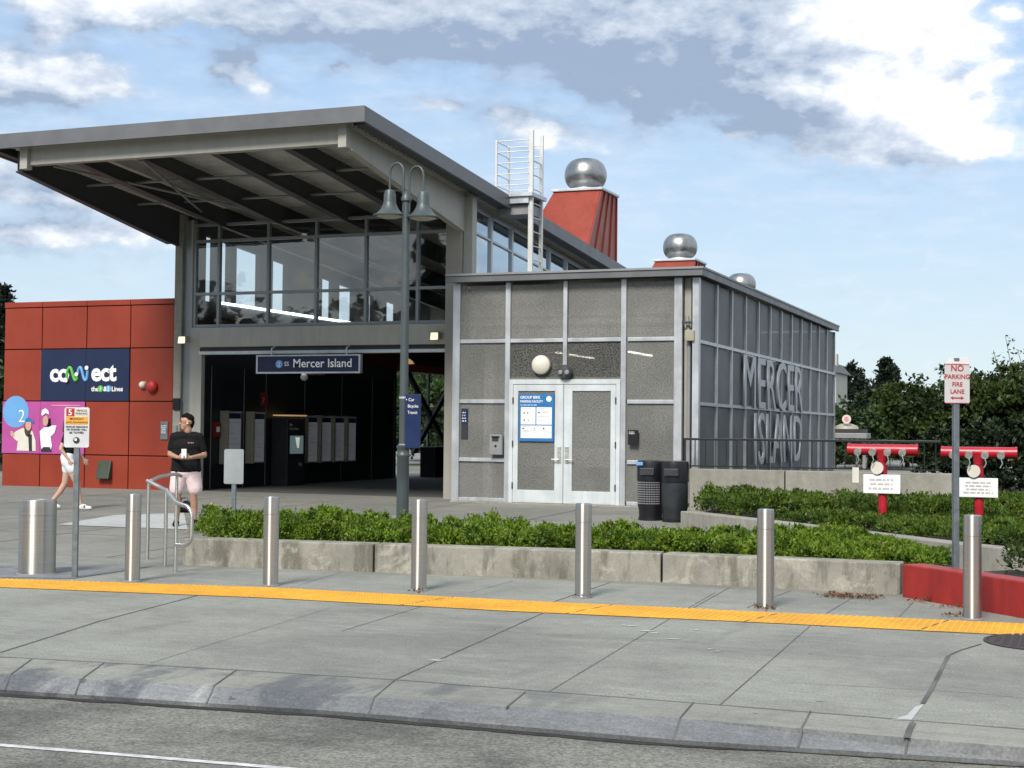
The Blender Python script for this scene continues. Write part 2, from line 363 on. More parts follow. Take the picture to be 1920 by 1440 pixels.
# ------------------------------------------------------------------ geometry helpers
WM = {}
class MB:
    def __init__(s): s.v = []; s.f = []; s.mi = []; s.cur = 0; s.sm = []
    def face(s, idx, smooth=False): s.f.append(tuple(idx)); s.mi.append(s.cur); s.sm.append(smooth)
    def add(s, vs, fs, smooth=False):
        o = len(s.v); s.v += [tuple(v) for v in vs]
        for f in fs: s.face([i+o for i in f], smooth)
    def box(s, x0, x1, y0, y1, z0, z1):
        vs = [(x, y, z) for z in (z0, z1) for y in (y0, y1) for x in (x0, x1)]
        s.add(vs, [(0, 2, 3, 1), (4, 5, 7, 6), (0, 1, 5, 4), (2, 6, 7, 3), (0, 4, 6, 2), (1, 3, 7, 5)]); return s
    def hexa(s, b, t):
        """b, t: four corner points (ccw from above) of bottom and top"""
        vs = list(b)+list(t)
        s.add(vs, [(3, 2, 1, 0), (4, 5, 6, 7), (0, 1, 5, 4), (1, 2, 6, 5), (2, 3, 7, 6), (3, 0, 4, 7)]); return s
    def quad(s, a, b, c, d): s.add([a, b, c, d], [(0, 1, 2, 3)]); return s
    def cyl(s, p0, p1, r0, r1=None, n=16, cap=True, smooth=True):
        if r1 is None: r1 = r0
        p0 = Vector(p0); p1 = Vector(p1); d = (p1-p0).normalized()
        a = Vector((0, 0, 1)) if abs(d.z) < .9 else Vector((1, 0, 0))
        x = d.cross(a).normalized(); y = d.cross(x).normalized()
        vs = []
        for p, r in ((p0, r0), (p1, r1)):
            for i in range(n):
                t = 2*pi*i/n; vs.append(p+x*(r*cos(t))+y*(r*sin(t)))
        o = len(s.v); s.v += [tuple(v) for v in vs]
        for i in range(n): s.face((o+(i+1) % n, o+i, o+n+i, o+n+(i+1) % n), smooth)
        if cap:
            s.face([o+i for i in range(n)]); s.face([o+n+i for i in reversed(range(n))])
        return s
    def lathe(s, prof, c=(0, 0, 0), n=28, axis='z', smooth=True):
        o = len(s.v)
        for r, h in prof:
            for i in range(n):
                t = 2*pi*i/n
                q = (r*cos(t), r*sin(t), h) if axis == 'z' else ((r*cos(t), h, r*sin(t)) if axis == 'y' else (h, r*cos(t), r*sin(t)))
                s.v.append((c[0]+q[0], c[1]+q[1], c[2]+q[2]))
        for k in range(len(prof)-1):
            for i in range(n):
                a, b = o+k*n+i, o+k*n+(i+1) % n
                s.face((a, b, b+n, a+n) if axis == 'z' else (a+n, b+n, b, a), smooth)
        s.face([o+i for i in (range(n) if axis != 'z' else reversed(range(n)))])
        L = o+(len(prof)-1)*n
        s.face([L+i for i in (reversed(range(n)) if axis != 'z' else range(n))])
        return s
    def tube(s, pts, r, n=10, smooth=True):
        pts = [Vector(p) for p in pts]; o = len(s.v); prev = None
        for k, p in enumerate(pts):
            d = (pts[min(k+1, len(pts)-1)]-pts[max(k-1, 0)]).normalized()
            if prev is None:
                a = Vector((0, 0, 1)) if abs(d.z) < .9 else Vector((1, 0, 0)); x = d.cross(a).normalized()
            else: x = (prev-d*prev.dot(d)).normalized()
            prev = x; y = d.cross(x)
            rk = r[k] if isinstance(r, (list, tuple)) else r
            for i in range(n):
                t = 2*pi*i/n; s.v.append(tuple(p+x*(rk*cos(t))+y*(rk*sin(t))))
        for k in range(len(pts)-1):
            for i in range(n):
                a, b = o+k*n+i, o+k*n+(i+1) % n
                s.face((a, b, b+n, a+n), smooth)
        s.face([o+i for i in reversed(range(n))]); L = o+(len(pts)-1)*n; s.face([L+i for i in range(n)])
        return s
    def prism(s, pts, ax, a, b):
        """extrude a 2D polygon along axis ax between a and b"""
        def P(q, h): return {'x': (h, q[0], q[1]), 'y': (q[0], h, q[1]), 'z': (q[0], q[1], h)}[ax]
        n = len(pts); o = len(s.v)
        s.v += [P(q, a) for q in pts]+[P(q, b) for q in pts]
        s.face([o+i for i in range(n)]); s.face([o+n+i for i in reversed(range(n))])
        for i in range(n): s.face((o+(i+1) % n, o+i, o+n+i, o+n+(i+1) % n))
        return s

def mesh_obj(name, me, m, parent=None, world=True):
    o = bpy.data.objects.new(name, me); C.objects.link(o)
    for k in (m if isinstance(m, (list, tuple)) else [m]): me.materials.append(k)
    if parent is not None:
        o.parent = parent
        pm = WM.get(parent.name_full, Matrix.Identity(4))
        if world: me.transform(pm.inverted())
        WM[o.name_full] = pm
    else: WM[o.name_full] = Matrix.Identity(4)
    return o
def obj(name, mb, m, parent=None, world=True, bev=0., recalc=True):
    me = bpy.data.meshes.new(name); me.from_pydata(mb.v, [], mb.f)
    for p, i, sm_ in zip(me.polygons, mb.mi, mb.sm): p.material_index = i; p.use_smooth = sm_
    if recalc:
        b = bmesh.new(); b.from_mesh(me); bmesh.ops.recalc_face_normals(b, faces=b.faces); b.to_mesh(me); b.free()
    if any(mb.sm): me.set_sharp_from_angle(angle=radians(42))
    o = mesh_obj(name, me, m, parent, world)
    if bev:
        q = o.modifiers.new('bevel', 'BEVEL'); q.width = bev; q.segments = 2; q.limit_method = 'ANGLE'; q.angle_limit = radians(50)
    return o
def tag(o, label=None, cat=None, group=None, kind=None):
    if label: o['label'] = label
    if cat: o['category'] = cat
    if group: o['group'] = group
    if kind: o['kind'] = kind
    return o
def thing(name, loc, label, cat, group=None, rz=0.):
    o = bpy.data.objects.new(name, None); C.objects.link(o); o.empty_display_size = .3
    o.location = loc; o.rotation_euler = (0, 0, rz)
    WM[o.name_full] = Matrix.Translation(Vector(loc)) @ Matrix.Rotation(rz, 4, 'Z')
    return tag(o, label, cat, group)
def copy_tree(o, parent=None):
    c = o.copy(); C.objects.link(c)
    if parent is not None: c.parent = parent
    for ch in list(o.children): copy_tree(ch, c)
    return c
def text(name, s, size, m, parent, o, xd=(1, 0, 0), yd=(0, 0, 1), align='LEFT', bold=0., ext=.004, sx=1., world=True, spacing=1.):
    cu = bpy.data.curves.new(name, 'FONT'); cu.body = s; cu.size = size; cu.align_x = align; cu.offset = bold*size; cu.extrude = ext/2
    cu.resolution_u = 3; cu.space_character = spacing
    t = bpy.data.objects.new(name, cu); C.objects.link(t)
    bpy.context.view_layer.update()
    me = bpy.data.meshes.new_from_object(t.evaluated_get(bpy.context.evaluated_depsgraph_get()))
    bpy.data.objects.remove(t); bpy.data.curves.remove(cu)
    me.materials.clear()
    x = Vector(xd).normalized()*sx; y = Vector(yd).normalized(); z = Vector(xd).normalized().cross(y)
    o = Vector(o)
    mtx = Matrix(((x.x, y.x, z.x, o.x), (x.y, y.y, z.y, o.y), (x.z, y.z, z.z, o.z), (0, 0, 0, 1)))
    me.transform(mtx)
    return mesh_obj(name, me, m, parent, world)

def words(name, x, y, z, w_, h, rows, m, parent, seed=1, world=True, center=True):
    """rows of small print too fine to read: word-length marks"""
    r = random.Random(seed); b = MB(); lh = h/rows
    for i in range(rows):
        tot = w_*r.uniform(.7, 1.); x0 = x+(w_-tot)/2 if center else x; c_ = x0
        while c_ < x0+tot:
            ww = min(w_*r.uniform(.10, .26), x0+tot-c_)
            if ww > .012: b.box(c_, c_+ww-.008, y-.002, y, z+h-(i+.75)*lh, z+h-(i+.3)*lh)
            c_ += ww+w_*.02
    return obj(name, b, m, parent, world)
def arr_mesh(name, V, Q, m, parent=None, world=True, nper=4):
    """fast mesh from numpy vertices (n,3) and quads (k,4)"""
    me = bpy.data.meshes.new(name)
    me.vertices.add(len(V)); me.vertices.foreach_set('co', V.astype(np.float32).ravel())
    me.loops.add(Q.size); me.loops.foreach_set('vertex_index', Q.astype(np.int32).ravel())
    me.polygons.add(len(Q)); me.polygons.foreach_set('loop_start', np.arange(0, Q.size, Q.shape[1], dtype=np.int32))
    me.polygons.foreach_set('loop_total', np.full(len(Q), Q.shape[1], dtype=np.int32))
    me.update(calc_edges=True); me.validate()
    return mesh_obj(name, me, m, parent, world)
def leaves(P, size, rng, updir=None, aspect=.5, upbias=0.):
    """one bent leaf (two quads) at each point of P"""
    n = len(P)
    d = rng.normal(size=(n, 3)); d[:, 2] += upbias
    if updir is not None: d += updir
    d /= np.linalg.norm(d, axis=1)[:, None]
    q = rng.normal(size=(n, 3)); s_ = np.cross(d, q); s_ /= np.linalg.norm(s_, axis=1)[:, None]
    nn = np.cross(d, s_)
    L = (size*rng.uniform(.6, 1.35, n))[:, None]; W = L*aspect
    v0 = P-s_*W*.12; v1 = P+d*L*.45-s_*W*.5+nn*L*.10; v2 = P+d*L; v3 = P+d*L*.45+s_*W*.5+nn*L*.10
    V = np.stack([v0, v1, v2, v3], 1).reshape(-1, 3)
    Q = np.arange(n*4).reshape(-1, 4)
    return V, Q

# ================================================================== THE GROUND
gm = MB(); gm.quad((-900, -300, -.4), (900, -300, -.4), (900, 1500, -.4), (-900, 1500, -.4))
tag(obj('ground', gm, M['ground']), kind='structure')
ZR = -.10
rd = MB()
E_back = [(-60, 5.5), (-20, 7.1)]+[tuple(G(u, v)[:2]) for u, v in ((0, 1232), (400, 1254), (740, 1275), (1280, 1317), (1920, 1368))]+[(2.5, 8.2), (8, 7.0), (30, 3)]
E_mid = [(-60, 4.7), (-19.6, 6.4)]+[tuple(G(u, v)[:2]) for u, v in ((0, 1264), (380, 1285), (707, 1308), (1280, 1347), (1920, 1402))]+[(2.3, 7.7), (7.7, 6.5), (30, 2.5)]
E_road = [(-60, 4.3), (-19.3, 6.0)]+[tuple(G(u, v, ZR+.03)[:2]) for u, v in ((0, 1293), (340, 1315), (640, 1334), (1280, 1388), (1920, 1428))]+[(2.2, 7.4), (7.5, 6.2), (30, 2.2)]
rd.add([(p[0], p[1]+.02, ZR) for p in E_road]+[(p[0], -14, ZR) for p in E_road], [(i, len(E_road)+i, len(E_road)+i+1, i+1) for i in range(len(E_road)-1)])
tag(obj('road', rd, M['road']), kind='structure')
def strip(A, B, za, zb):
    s = MB(); n = len(A)
    s.add([(p[0], p[1], za) for p in A]+[(p[0], p[1], zb) for p in B], [(i, n+i, n+i+1, i+1) for i in range(n-1)]); return s
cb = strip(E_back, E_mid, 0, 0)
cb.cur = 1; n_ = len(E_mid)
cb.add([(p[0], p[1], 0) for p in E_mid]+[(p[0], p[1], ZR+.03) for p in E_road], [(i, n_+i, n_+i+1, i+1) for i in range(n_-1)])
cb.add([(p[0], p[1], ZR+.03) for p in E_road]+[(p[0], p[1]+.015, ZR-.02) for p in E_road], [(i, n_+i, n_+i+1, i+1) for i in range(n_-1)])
cb.cur = 2
def gline(mb, pts, wd, z, zf=None):
    """thin joint line on the ground"""
    pts = [Vector((p[0], p[1])) for p in pts]
    for a, b in zip(pts[:-1], pts[1:]):
        d = (b-a).normalized(); q = Vector((-d.y, d.x))*wd/2
        mb.quad(*[(p.x, p.y, (zf(p) if zf else z)) for p in (a-q, b-q, b+q, a+q)])
gline(cb, E_back[1:-1], .012, .004)
def on_face(x, k):
    """point on the sloping curb face at x; k 0 top, 1 bottom"""
    def ev(E, x):
        for (x0, y0), (x1, y1) in zip(E[:-1], E[1:]):
            if x0 <= x <= x1: return y0+(y1-y0)*(x-x0)/(x1-x0)
    y0, y1 = ev(E_mid, x), ev(E_road, x)
    return Vector((x, y0+(y1-y0)*k, (ZR+.03)*k+.003))
for (u0, v0), (u1, v1) in [((195, 1243), (155, 1272)), ((443, 1257), (400, 1287)), ((740, 1276), (703, 1307)), ((985, 1298), (948, 1328)), ((1300, 1318), (1275, 1347)), ((1712, 1352), (1700, 1383)), ((60, 1236), (20, 1265)), ((1520, 1334), (1503, 1366))]:
    p0, p1 = G(u0, v0), G(u1, v1); gline(cb, [p0, p1], .011, .004)
    sl_x = (p1.x-p0.x)/(p1.y-p0.y)
    a_, b_ = on_face(p1.x, 0), on_face(p1.x, 1); b_.x += sl_x*(b_.y-a_.y)
    cb.quad(a_+Vector((-.005, 0, 0)), b_+Vector((-.005, 0, 0)), b_+Vector((.006, 0, 0)), a_+Vector((.006, 0, 0)))
cb.cur = 3  # ragged dark strip at the curb foot: debris plus a painted shadow line
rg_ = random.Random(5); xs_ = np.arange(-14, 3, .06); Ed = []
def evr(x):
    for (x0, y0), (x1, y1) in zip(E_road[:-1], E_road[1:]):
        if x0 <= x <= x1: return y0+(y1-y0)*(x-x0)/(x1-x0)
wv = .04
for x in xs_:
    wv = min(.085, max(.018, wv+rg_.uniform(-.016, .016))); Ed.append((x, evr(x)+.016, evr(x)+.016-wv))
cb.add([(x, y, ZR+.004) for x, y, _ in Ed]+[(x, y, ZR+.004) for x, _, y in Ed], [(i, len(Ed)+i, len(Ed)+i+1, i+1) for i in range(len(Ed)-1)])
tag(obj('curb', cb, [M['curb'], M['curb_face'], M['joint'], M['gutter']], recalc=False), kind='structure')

# sidewalk + plaza
def gz(y): return 0. if y < 15 else min(.2, .0182*(y-15))
YF0 = 13.1
sw = MB(); n = len(E_back)
# the walk between the curb and the yellow strip, continued flat to the planter
sw.add([(p[0], p[1], 0) for p in E_back]+[(p[0], 15, 0) for p in E_back], [(i, i+1, n+i+1, n+i) for i in range(n-1)])
sw.cur = 1
J = []
for u0, v0, u1, v1, wd in [(740, 1275, 1040, 1140, .02), (1030, 1297, 1265, 1155, .009), (1350, 1322, 1520, 1173, .012), (1265, 1155, 1340, 1112, .009),
                           (0, 1224, 190, 1164, .03), (190, 1164, 390, 1112, .025), (280, 1244, 620, 1140, .008), (640, 1184, 815, 1130, .012),
                           (1040, 1128, 1180, 1080, .02), (1300, 1140, 1375, 1098, .012), (1400, 1140, 1490, 1105, .012), (1550, 1150, 1595, 1123, .012), (1685, 1158, 1712, 1130, .01),
                           (560, 1098, 640, 1073, .01), (880, 1112, 960, 1090, .01),
                           (560, 1165, 900, 1182, .007), (900, 1182, 1340, 1208, .008), (1430, 1220, 1620, 1236, .006), (1480, 1280, 1830, 1300, .010), (1830, 1300, 1920, 1310, .01), (1500, 1222, 1800, 1235, .006), (860, 1232, 1260, 1258, .005)]:
    gline(sw, [G(u0, v0), G(u1, v1)], wd*.62, .0035)
# the wide broken joint at the right
for pts, wd in [([(1840, 1208), (1800, 1220), (1778, 1230)], .014), ([(1778, 1230), (1762, 1262), (1748, 1290), (1730, 1320)], .028), ([(1712, 1356), (1706, 1368), (1700, 1385)], .035)]:
    gline(sw, [G(*p) for p in pts], wd, .0045)
sw.cur = 2
pts = [G(*p) for p in ((1672, 1350), (1700, 1342), (1716, 1326), (1732, 1321), (1708, 1352))]
sw.add([(p.x, p.y, .003) for p in pts], [(0, 1, 2, 3, 4)])
# small white scuffs
for u, v in ((1170, 1172), (1182, 1174), (1212, 1184), (1226, 1188), (1262, 1199), (1305, 1182), (1330, 1218), (1345, 1222), (817, 1239), (1795, 1192)):
    p = G(u, v); a = .02+.05*((u*7) % 5)/5
    sw.quad((p.x-a, p.y-.03, .004), (p.x+a*.6, p.y-.01, .004), (p.x+a, p.y+.05, .004), (p.x-a*.5, p.y+.03, .004))
tag(obj('sidewalk', sw, [M['walk'], M['joint'], M['pale']], recalc=False), kind='structure')

pz = MB()
prof = [(15, 0), (26, gz(26)), (120, gz(26))]
for (y0, z0), (y1, z1) in zip(prof[:-1], prof[1:]): pz.quad((-70, y0, z0), (40, y0, z0), (40, y1, z1), (-70, y1, z1))
pz.cur = 1
for y in (17.6, 20.2, 22.8, 25.2): gline(pz, [(-45, y), (-7, y)], .02, 0, lambda p: gz(p.y)+.004)
for x in np.arange(-32, -6, 2.6): gline(pz, [(x, 15.1), (x, 26)], .02, 0, lambda p: gz(p.y)+.004); gline(pz, [(x, 26), (x, 27.4)], .02, 0, lambda p: gz(p.y)+.004)
pz.cur = 2
def pgz(u, v):
    p = G(u, v, .05)
    for _ in range(6): p = G(u, v, gz(p.y)+.003)
    return (p.x, p.y, gz(p.y)+.007)
pz.quad(pgz(108, 984), pgz(352, 993), pgz(345, 962), pgz(215, 966))
tag(obj('plaza', pz, [M['plaza'], M['joint'], M['pale']], recalc=False), kind='structure')

# steel plate round the big bollard
pl = MB(); pts = [G(u, v) for u, v in ((0, 1084), (140, 1085), (290, 1062), (190, 1068), (60, 1060), (0, 1062))]
pl.add([(p.x, p.y, .006) for p in pts], [tuple(range(6))])
tag(obj('paving_plate', pl, M['curb_face'], recalc=False), kind='structure')

# road line
rl = MB(); A = [G(-700, 1350, ZR), G(0, 1398, ZR), G(240, 1417, ZR), G(480, 1437, ZR), G(900, 1474, ZR), G(2400, 1600, ZR)]
gline(rl, A, .055, ZR+.004)
tag(obj('road_marking', rl, M['white'], recalc=False), kind='structure')

# yellow tactile strip with its domes
YT = [(-40, 9.9), (-18, 11.9)]+[tuple(G(u, v)[:2]) for u, v in ((0, 1086), (500, 1102), (960, 1126), (1400, 1147), (1920, 1170))]+[(6, 13.6)]
YB = [(-40, 9.15), (-17.6, 11.2)]+[tuple(G(u, v)[:2]) for u, v in ((0, 1102), (500, 1122), (960, 1147), (1400, 1167), (1920, 1193))]+[(6, 12.85)]
ys = strip(YT, YB, .006, .006)
def ev(E, x):
    for (x0, y0), (x1, y1) in zip(E[:-1], E[1:]):
        if x0 <= x <= x1: return y0+(y1-y0)*(x-x0)/(x1-x0)
for x in np.arange(-11.4, 1.2, .06):
    yt, yb = ev(YT, x), ev(YB, x); k = int(round((yt-yb)/.06))
    for i in range(k):
        y = yb+.03+i*.06
        if y > yt-.015: continue
        o = len(ys.v)
        for r, z in ((.018, .0065), (.009, .0125)):
            for j in range(6): ys.v.append((x+r*cos(j*pi/3), y+r*sin(j*pi/3), z))
        for j in range(6): ys.face((o+j, o+(j+1) % 6, o+6+(j+1) % 6, o+6+j))
        ys.face([o+6+j for j in range(6)])
ys.cur = 1
for u in (1445, 1775, 700, 1080): x = G(u, 1155)[0]; gline(ys, [(x-.12, ev(YB, x)), (x+.05, ev(YT, x))], .014, .0085)
tag(obj('tactile_strip', ys, [M['yellow'], M['joint']], recalc=False), kind='structure')

# manhole
mh = thing('manhole_cover', (-.30, 12.22, .0), 'dark iron manhole cover set in the sidewalk below the yellow strip', 'manhole cover')
obj('rim', MB().lathe([(.50, .002), (.50, .010), (.47, .010), (.47, .004)], (-.30, 12.22, 0), 48), M['rust'], mh)
mm = MB().lathe([(.465, .003), (.465, .009)], (-.30, 12.22, 0), 48)
for i in range(-6, 7):
    for j in range(-6, 7):
        x, y = i*.065, j*.065
        if hypot(x, y) < .42: mm.box(-.30+x-.02, -.30+x+.02, 12.22+y-.02, 12.22+y+.02, .009, .0125)
obj('lid', mm, M['rust'], mh)

# ================================================================== RED ANNEX
Y0 = 27.9
PX = [-23.7, -22.62, -21.37, -20.18, -19.02]; PZ = [.17, .95, 2.17, 3.37, 4.34, 4.47]
ax = thing('annex_building', (-21.4, 30, .17), 'red panelled block left of the station entrance', 'building')
wl = MB().box(-23.65, -19.07, Y0+.05, 36, .1, 4.40)
obj('wall', wl, M['redpanel2'], ax)
pn = MB()
for i in range(4):
    for j in range(4):
        pn.box(PX[i]+.012, PX[i+1]-.012, Y0, Y0+.045, PZ[j]+.012, PZ[j+1]-.012)
    for j in range(4): pass
for j in range(4):   # side panels, facing the far side too
    for k in range(5): pn.box(-23.70, -23.655, Y0+.02+k*1.6, Y0+1.58+k*1.6, PZ[j]+.012, PZ[j+1]-.012)
obj('wall_panels', pn, M['redpanel'], ax, bev=.006)
cp = MB()
for i in range(4): cp.box(PX[i]+.006, PX[i+1]-.006, Y0-.02, Y0+.35, PZ[4]+.008, PZ[5])
cp.box(-23.72, -23.35, Y0+.35, 36, PZ[4]+.008, PZ[5]); cp.box(-23.35, -19.05, 35.7, 36.02, PZ[4]+.008, PZ[5]); 
obj('parapet', cp, M['redpanel'], ax, bev=.006)
obj('roof', MB().box(-23.34, -19.08, Y0+.36, 35.69, 4.2, 4.41), M['fascia'], ax)

yf = Y0-.004
sg = thing('wall_sign', (-20.8, Y0, 2.9), 'navy sign reading connect on the red panels', 'sign')
sp = MB()
for i in (1, 2): sp.box(PX[i]+.004, PX[i+1]-.004, Y0-.02, Y0-.002, 2.18, 3.36)
obj('panel', sp, M['navy'], sg)
yt = Y0-.024
text('lettering', 'co', .56, M['wht'], sg, (-22.36, yt, 2.635), bold=.035, spacing=.95)
text('lettering', 'ect', .56, M['wht'], sg, (-21.21, yt, 2.645), bold=.035, spacing=.95)
def spl(P_, k=6):
    P_ = [P_[0]]+P_+[P_[-1]]; o_ = []
    for i in range(1, len(P_)-2):
        for j in range(k):
            t = j/k; a_, b_, c_, d_ = [Vector(q) for q in P_[i-1:i+3]]
            o_.append(.5*((2*b_)+(c_-a_)*t+(2*a_-5*b_+4*c_-d_)*t*t+(3*b_-a_-3*c_+d_)*t**3))
    o_.append(Vector(P_[-1])); return o_
def SXp(u): return -23.7+(u-10)*.014717
def SZp(v): return 2.17+(753-v)*.01224
def sg_path(px): return spl([(SXp(u), yt, SZp(v)) for u, v in px])
obj('green_wave', MB().tube(sg_path([(134, 714), (134, 701), (136, 693), (139, 690), (142.5, 695), (146, 707), (149.5, 714), (152.5, 712), (153.5, 704)]), .036, 10), M['lgreen'], sg)
obj('blue_wave', MB().tube(sg_path([(154, 703), (155.5, 694), (158.5, 690), (161.5, 695), (165, 708), (168.5, 714), (171.5, 710), (172.5, 692)]), .036, 10), M['lblue'], sg)
dt = MB()
for u, v in ((134, 714), (153.5, 703), (172.5, 691)): obj('dot', MB().lathe([(.048, -.012), (.048, .004)], (SXp(u), yt-.038, SZp(v)), 18, 'y'), M['wht'], sg)
text('lettering', 'the', .15, M['wht'], sg, (-21.20, yt, 2.40), bold=.02)
text('lettering', '&', .15, M['wht'], sg, (-20.87, yt, 2.40), bold=.02)
text('lettering', 'Lines', .15, M['wht'], sg, (-20.65, yt, 2.40), bold=.02)
obj('line_badge', MB().lathe([(.075, -.006), (.075, .006)], (-20.95, yt, 2.455), 24, 'y'), M['lgreen'], sg)
obj('line_badge', MB().lathe([(.075, -.006), (.075, .006)], (-20.73, yt, 2.455), 24, 'y'), M['lblue'], sg)
text('lettering', '1', .13, M['wht'], sg, (-20.975, yt-.01, 2.41)); text('lettering', '2', .13, M['wht'], sg, (-20.765, yt-.01, 2.41))

# magenta poster
po = thing('wall_poster', (-22.5, Y0, 1.5), 'magenta poster with two women on the red panels', 'poster')
pp = MB()
for i in (0, 1): pp.box(PX[i]+.004, PX[i+1]-.004, Y0-.02, Y0-.002, .96, 2.16)
obj('panel', pp, M['magenta'], po)
def flat(name, polys, m, par, y):
    s = MB()
    for P_ in polys: s.prism(P_, 'y', y, y-.003)
    return obj(name, s, m, par)
def ell(cx, cz, rx, rz, n=20, a0=0, a1=2*pi): return [(cx+rx*cos(a0+(a1-a0)*i/n), cz+rz*sin(a0+(a1-a0)*i/n)) for i in range(n)]
obj('line_badge', MB().lathe([(.37, -.003), (.37, .003)], (-23.31, Y0-.024, 1.92), 40, 'y'), M['lblue'], po)
text('lettering', '2', .42, M['wht'], po, (-23.24, Y0-.030, 1.68), bold=-.01, ext=.003)
def X(u): return -23.7+(u-10)*(4.68/318)
def Z(v): return 1.6+((753-v)*.01187)+.57
flat('jacket', [[(X(u), Z(v)) for u, v in ((29, 820), (38, 812), (50, 806), (60, 806), (70, 812), (76, 830), (77, 850), (40, 850), (42, 832), (36, 828))]], M['cream'], po, Y0-.026)
flat('inner_top', [[(X(u), Z(v)) for u, v in ((62, 818), (69, 818), (70, 850), (64, 850))]], M['ink'], po, Y0-.030)
flat('hair', [ell(X(61), Z(806), .10, .20, 18)], M['hair2'], po, Y0-.030)
flat('face', [ell(X(62), Z(800), .085, .125, 18), [(X(u), Z(v)) for u, v in ((29, 822), (27, 812), (32, 812), (36, 822))]], M['skin2'], po, Y0-.034)
flat('cap', [[(X(u), Z(v)) for u, v in ((56, 794), (57, 788), (62, 785), (68, 788), (73, 794), (72, 797), (66, 793))]], M['sblue'], po, Y0-.038)
flat('hair', [[(X(u), Z(v)) for u, v in ((99, 788), (104, 786), (106, 810), (101, 825), (98, 815))]], M['hair'], po, Y0-.026)
flat('sweater', [[(X(u), Z(v)) for u, v in ((84, 812), (92, 804), (100, 804), (108, 800), (116, 800), (112, 815), (105, 822), (108, 840), (106, 846), (88, 846), (86, 830))]], M['wht'], po, Y0-.030)
flat('face', [ell(X(95), Z(791), .075, .12, 18)], M['skin2'], po, Y0-.034)
flat('cap', [[(X(u), Z(v)) for u, v in ((87, 780), (88, 771), (94, 767), (100, 771), (102, 779), (95, 776), (90, 781))]], M['wht'], po, Y0-.038)
flat('trousers', [[(X(u), Z(v)) for u, v in ((88, 846), (92, 842), (104, 842), (108, 851), (87, 851))]], M['ink'], po, Y0-.034)
flat('caption', [[(-22.3, 2.06), (-21.5, 2.06), (-21.5, 2.085), (-22.3, 2.085)]], M['pinkp'], po, Y0-.024)

# alarm bell, access panel, wall vent on the annex
ab = thing('fire_bell', (-19.55, Y0, 2.5), 'round red alarm bell on the red panels right of the navy sign', 'alarm bell')
obj('gong', MB().lathe([(.135, 0), (.135, -.03), (.12, -.07), (.07, -.10), (.02, -.11)], (-19.55, Y0-.03, 2.50), 28, 'y'), M['redp'], ab)
obj('backplate', MB().lathe([(.09, -.002), (.09, -.05)], (-19.55, Y0+.01, 2.50), 24, 'y'), M['redp'], ab)
wl2 = thing('wall_lamp', (-19.80, Y0, 2.53), 'small cream wall lamp beside the red bell', 'wall lamp')
obj('lens', MB().lathe([(.07, 0), (.08, -.04), (.06, -.09), (.02, -.11)], (-19.80, Y0-.012, 2.54), 20, 'y'), M['cream'], wl2)
obj('base', MB().box(-19.87, -19.73, Y0-.012, Y0-.001, 2.46, 2.62), M['tan'], wl2)
nv = thing('notice_plate', (-19.22, Y0, 1.5), 'small blue-grey plate on the red panels beside the station column', 'plate')
obj('plate', MB().box(-19.32, -19.13, Y0-.03, Y0-.001, 1.32, 1.72), M['galv'], nv, bev=.01)
words('small_print', -19.30, Y0-.031, 1.45, .15, .2, 5, M['wht'], nv, 2)
vt = thing('wall_vent', (-20.75, Y0, .6), 'dark green hooded vent low on the red panels', 'vent')
obj('hood', MB().hexa([(-20.95, Y0-.16, .42), (-20.60, Y0-.16, .42), (-20.60, Y0-.001, .42), (-20.95, Y0-.001, .42)], [(-20.95, Y0-.05, .83), (-20.60, Y0-.05, .83), (-20.60, Y0-.001, .83), (-20.95, Y0-.001, .83)]), mat('vent_green', (.03, .045, .025), .5), vt, bev=.015)

# ================================================================== STATION
st = thing('station_building', (-15.5, 32, .2), 'open station hall with a tall glazed front under a sloping canopy roof', 'building')
def rz_(y): return 7.06-.0757*(y-22.2)       # top of roof
RX0, RX1, RY0, RY1 = -19.55, -11.42, 22.2, 62
def rf(x0, x1, y0, y1, dt_, db):
    return [(x0, y0, rz_(y0)-db), (x1, y0, rz_(y0)-db), (x1, y1, rz_(y1)-db), (x0, y1, rz_(y1)-db)], [(x0, y0, rz_(y0)-dt_), (x1, y0, rz_(y0)-dt_), (x1, y1, rz_(y1)-dt_), (x0, y1, rz_(y1)-dt_)]
r_ = MB(); r_.hexa(*rf(RX0+.06, RX1-.06, RY0+.06, RY1-.06, .02, .10))
roof = obj('roof', r_, M['fascia'], st)
fs = MB()
fs.hexa(*rf(RX0, RX1, RY0, RY0+.055, 0, .27))
fs.hexa(*rf(RX1-.055, RX1, RY0+.056, RY1, .001, .27)); fs.hexa(*rf(RX0, RX0+.055, RY0+.056, RY1, .001, .27))
obj('fascia', fs, M['fascia'], roof)
gu = MB(); gu.hexa(*rf(RX1-.30, RX1-.06, RY0+.25, RY1, .12, .25)); gu.hexa(*rf(RX0+.06, RX0+.25, RY0+.25, RY1, .12, .25))
obj('eave_soffit', gu, M['beam'], roof)
# corrugated deck under the canopy
dk = MB(); ys_ = np.arange(22.3, 44, .038); o = len(dk.v)
for i, y in enumerate(ys_):
    z = rz_(y)-.16-(.035 if (i % 4) in (1, 2) else 0)
    dk.v += [(-19.05, y, z), (-11.85, y, z)]
for i in range(len(ys_)-1): dk.face((2*i, 2*i+1, 2*i+3, 2*i+2))
obj('ribbed_deck', dk, M['deck'], roof, recalc=False)
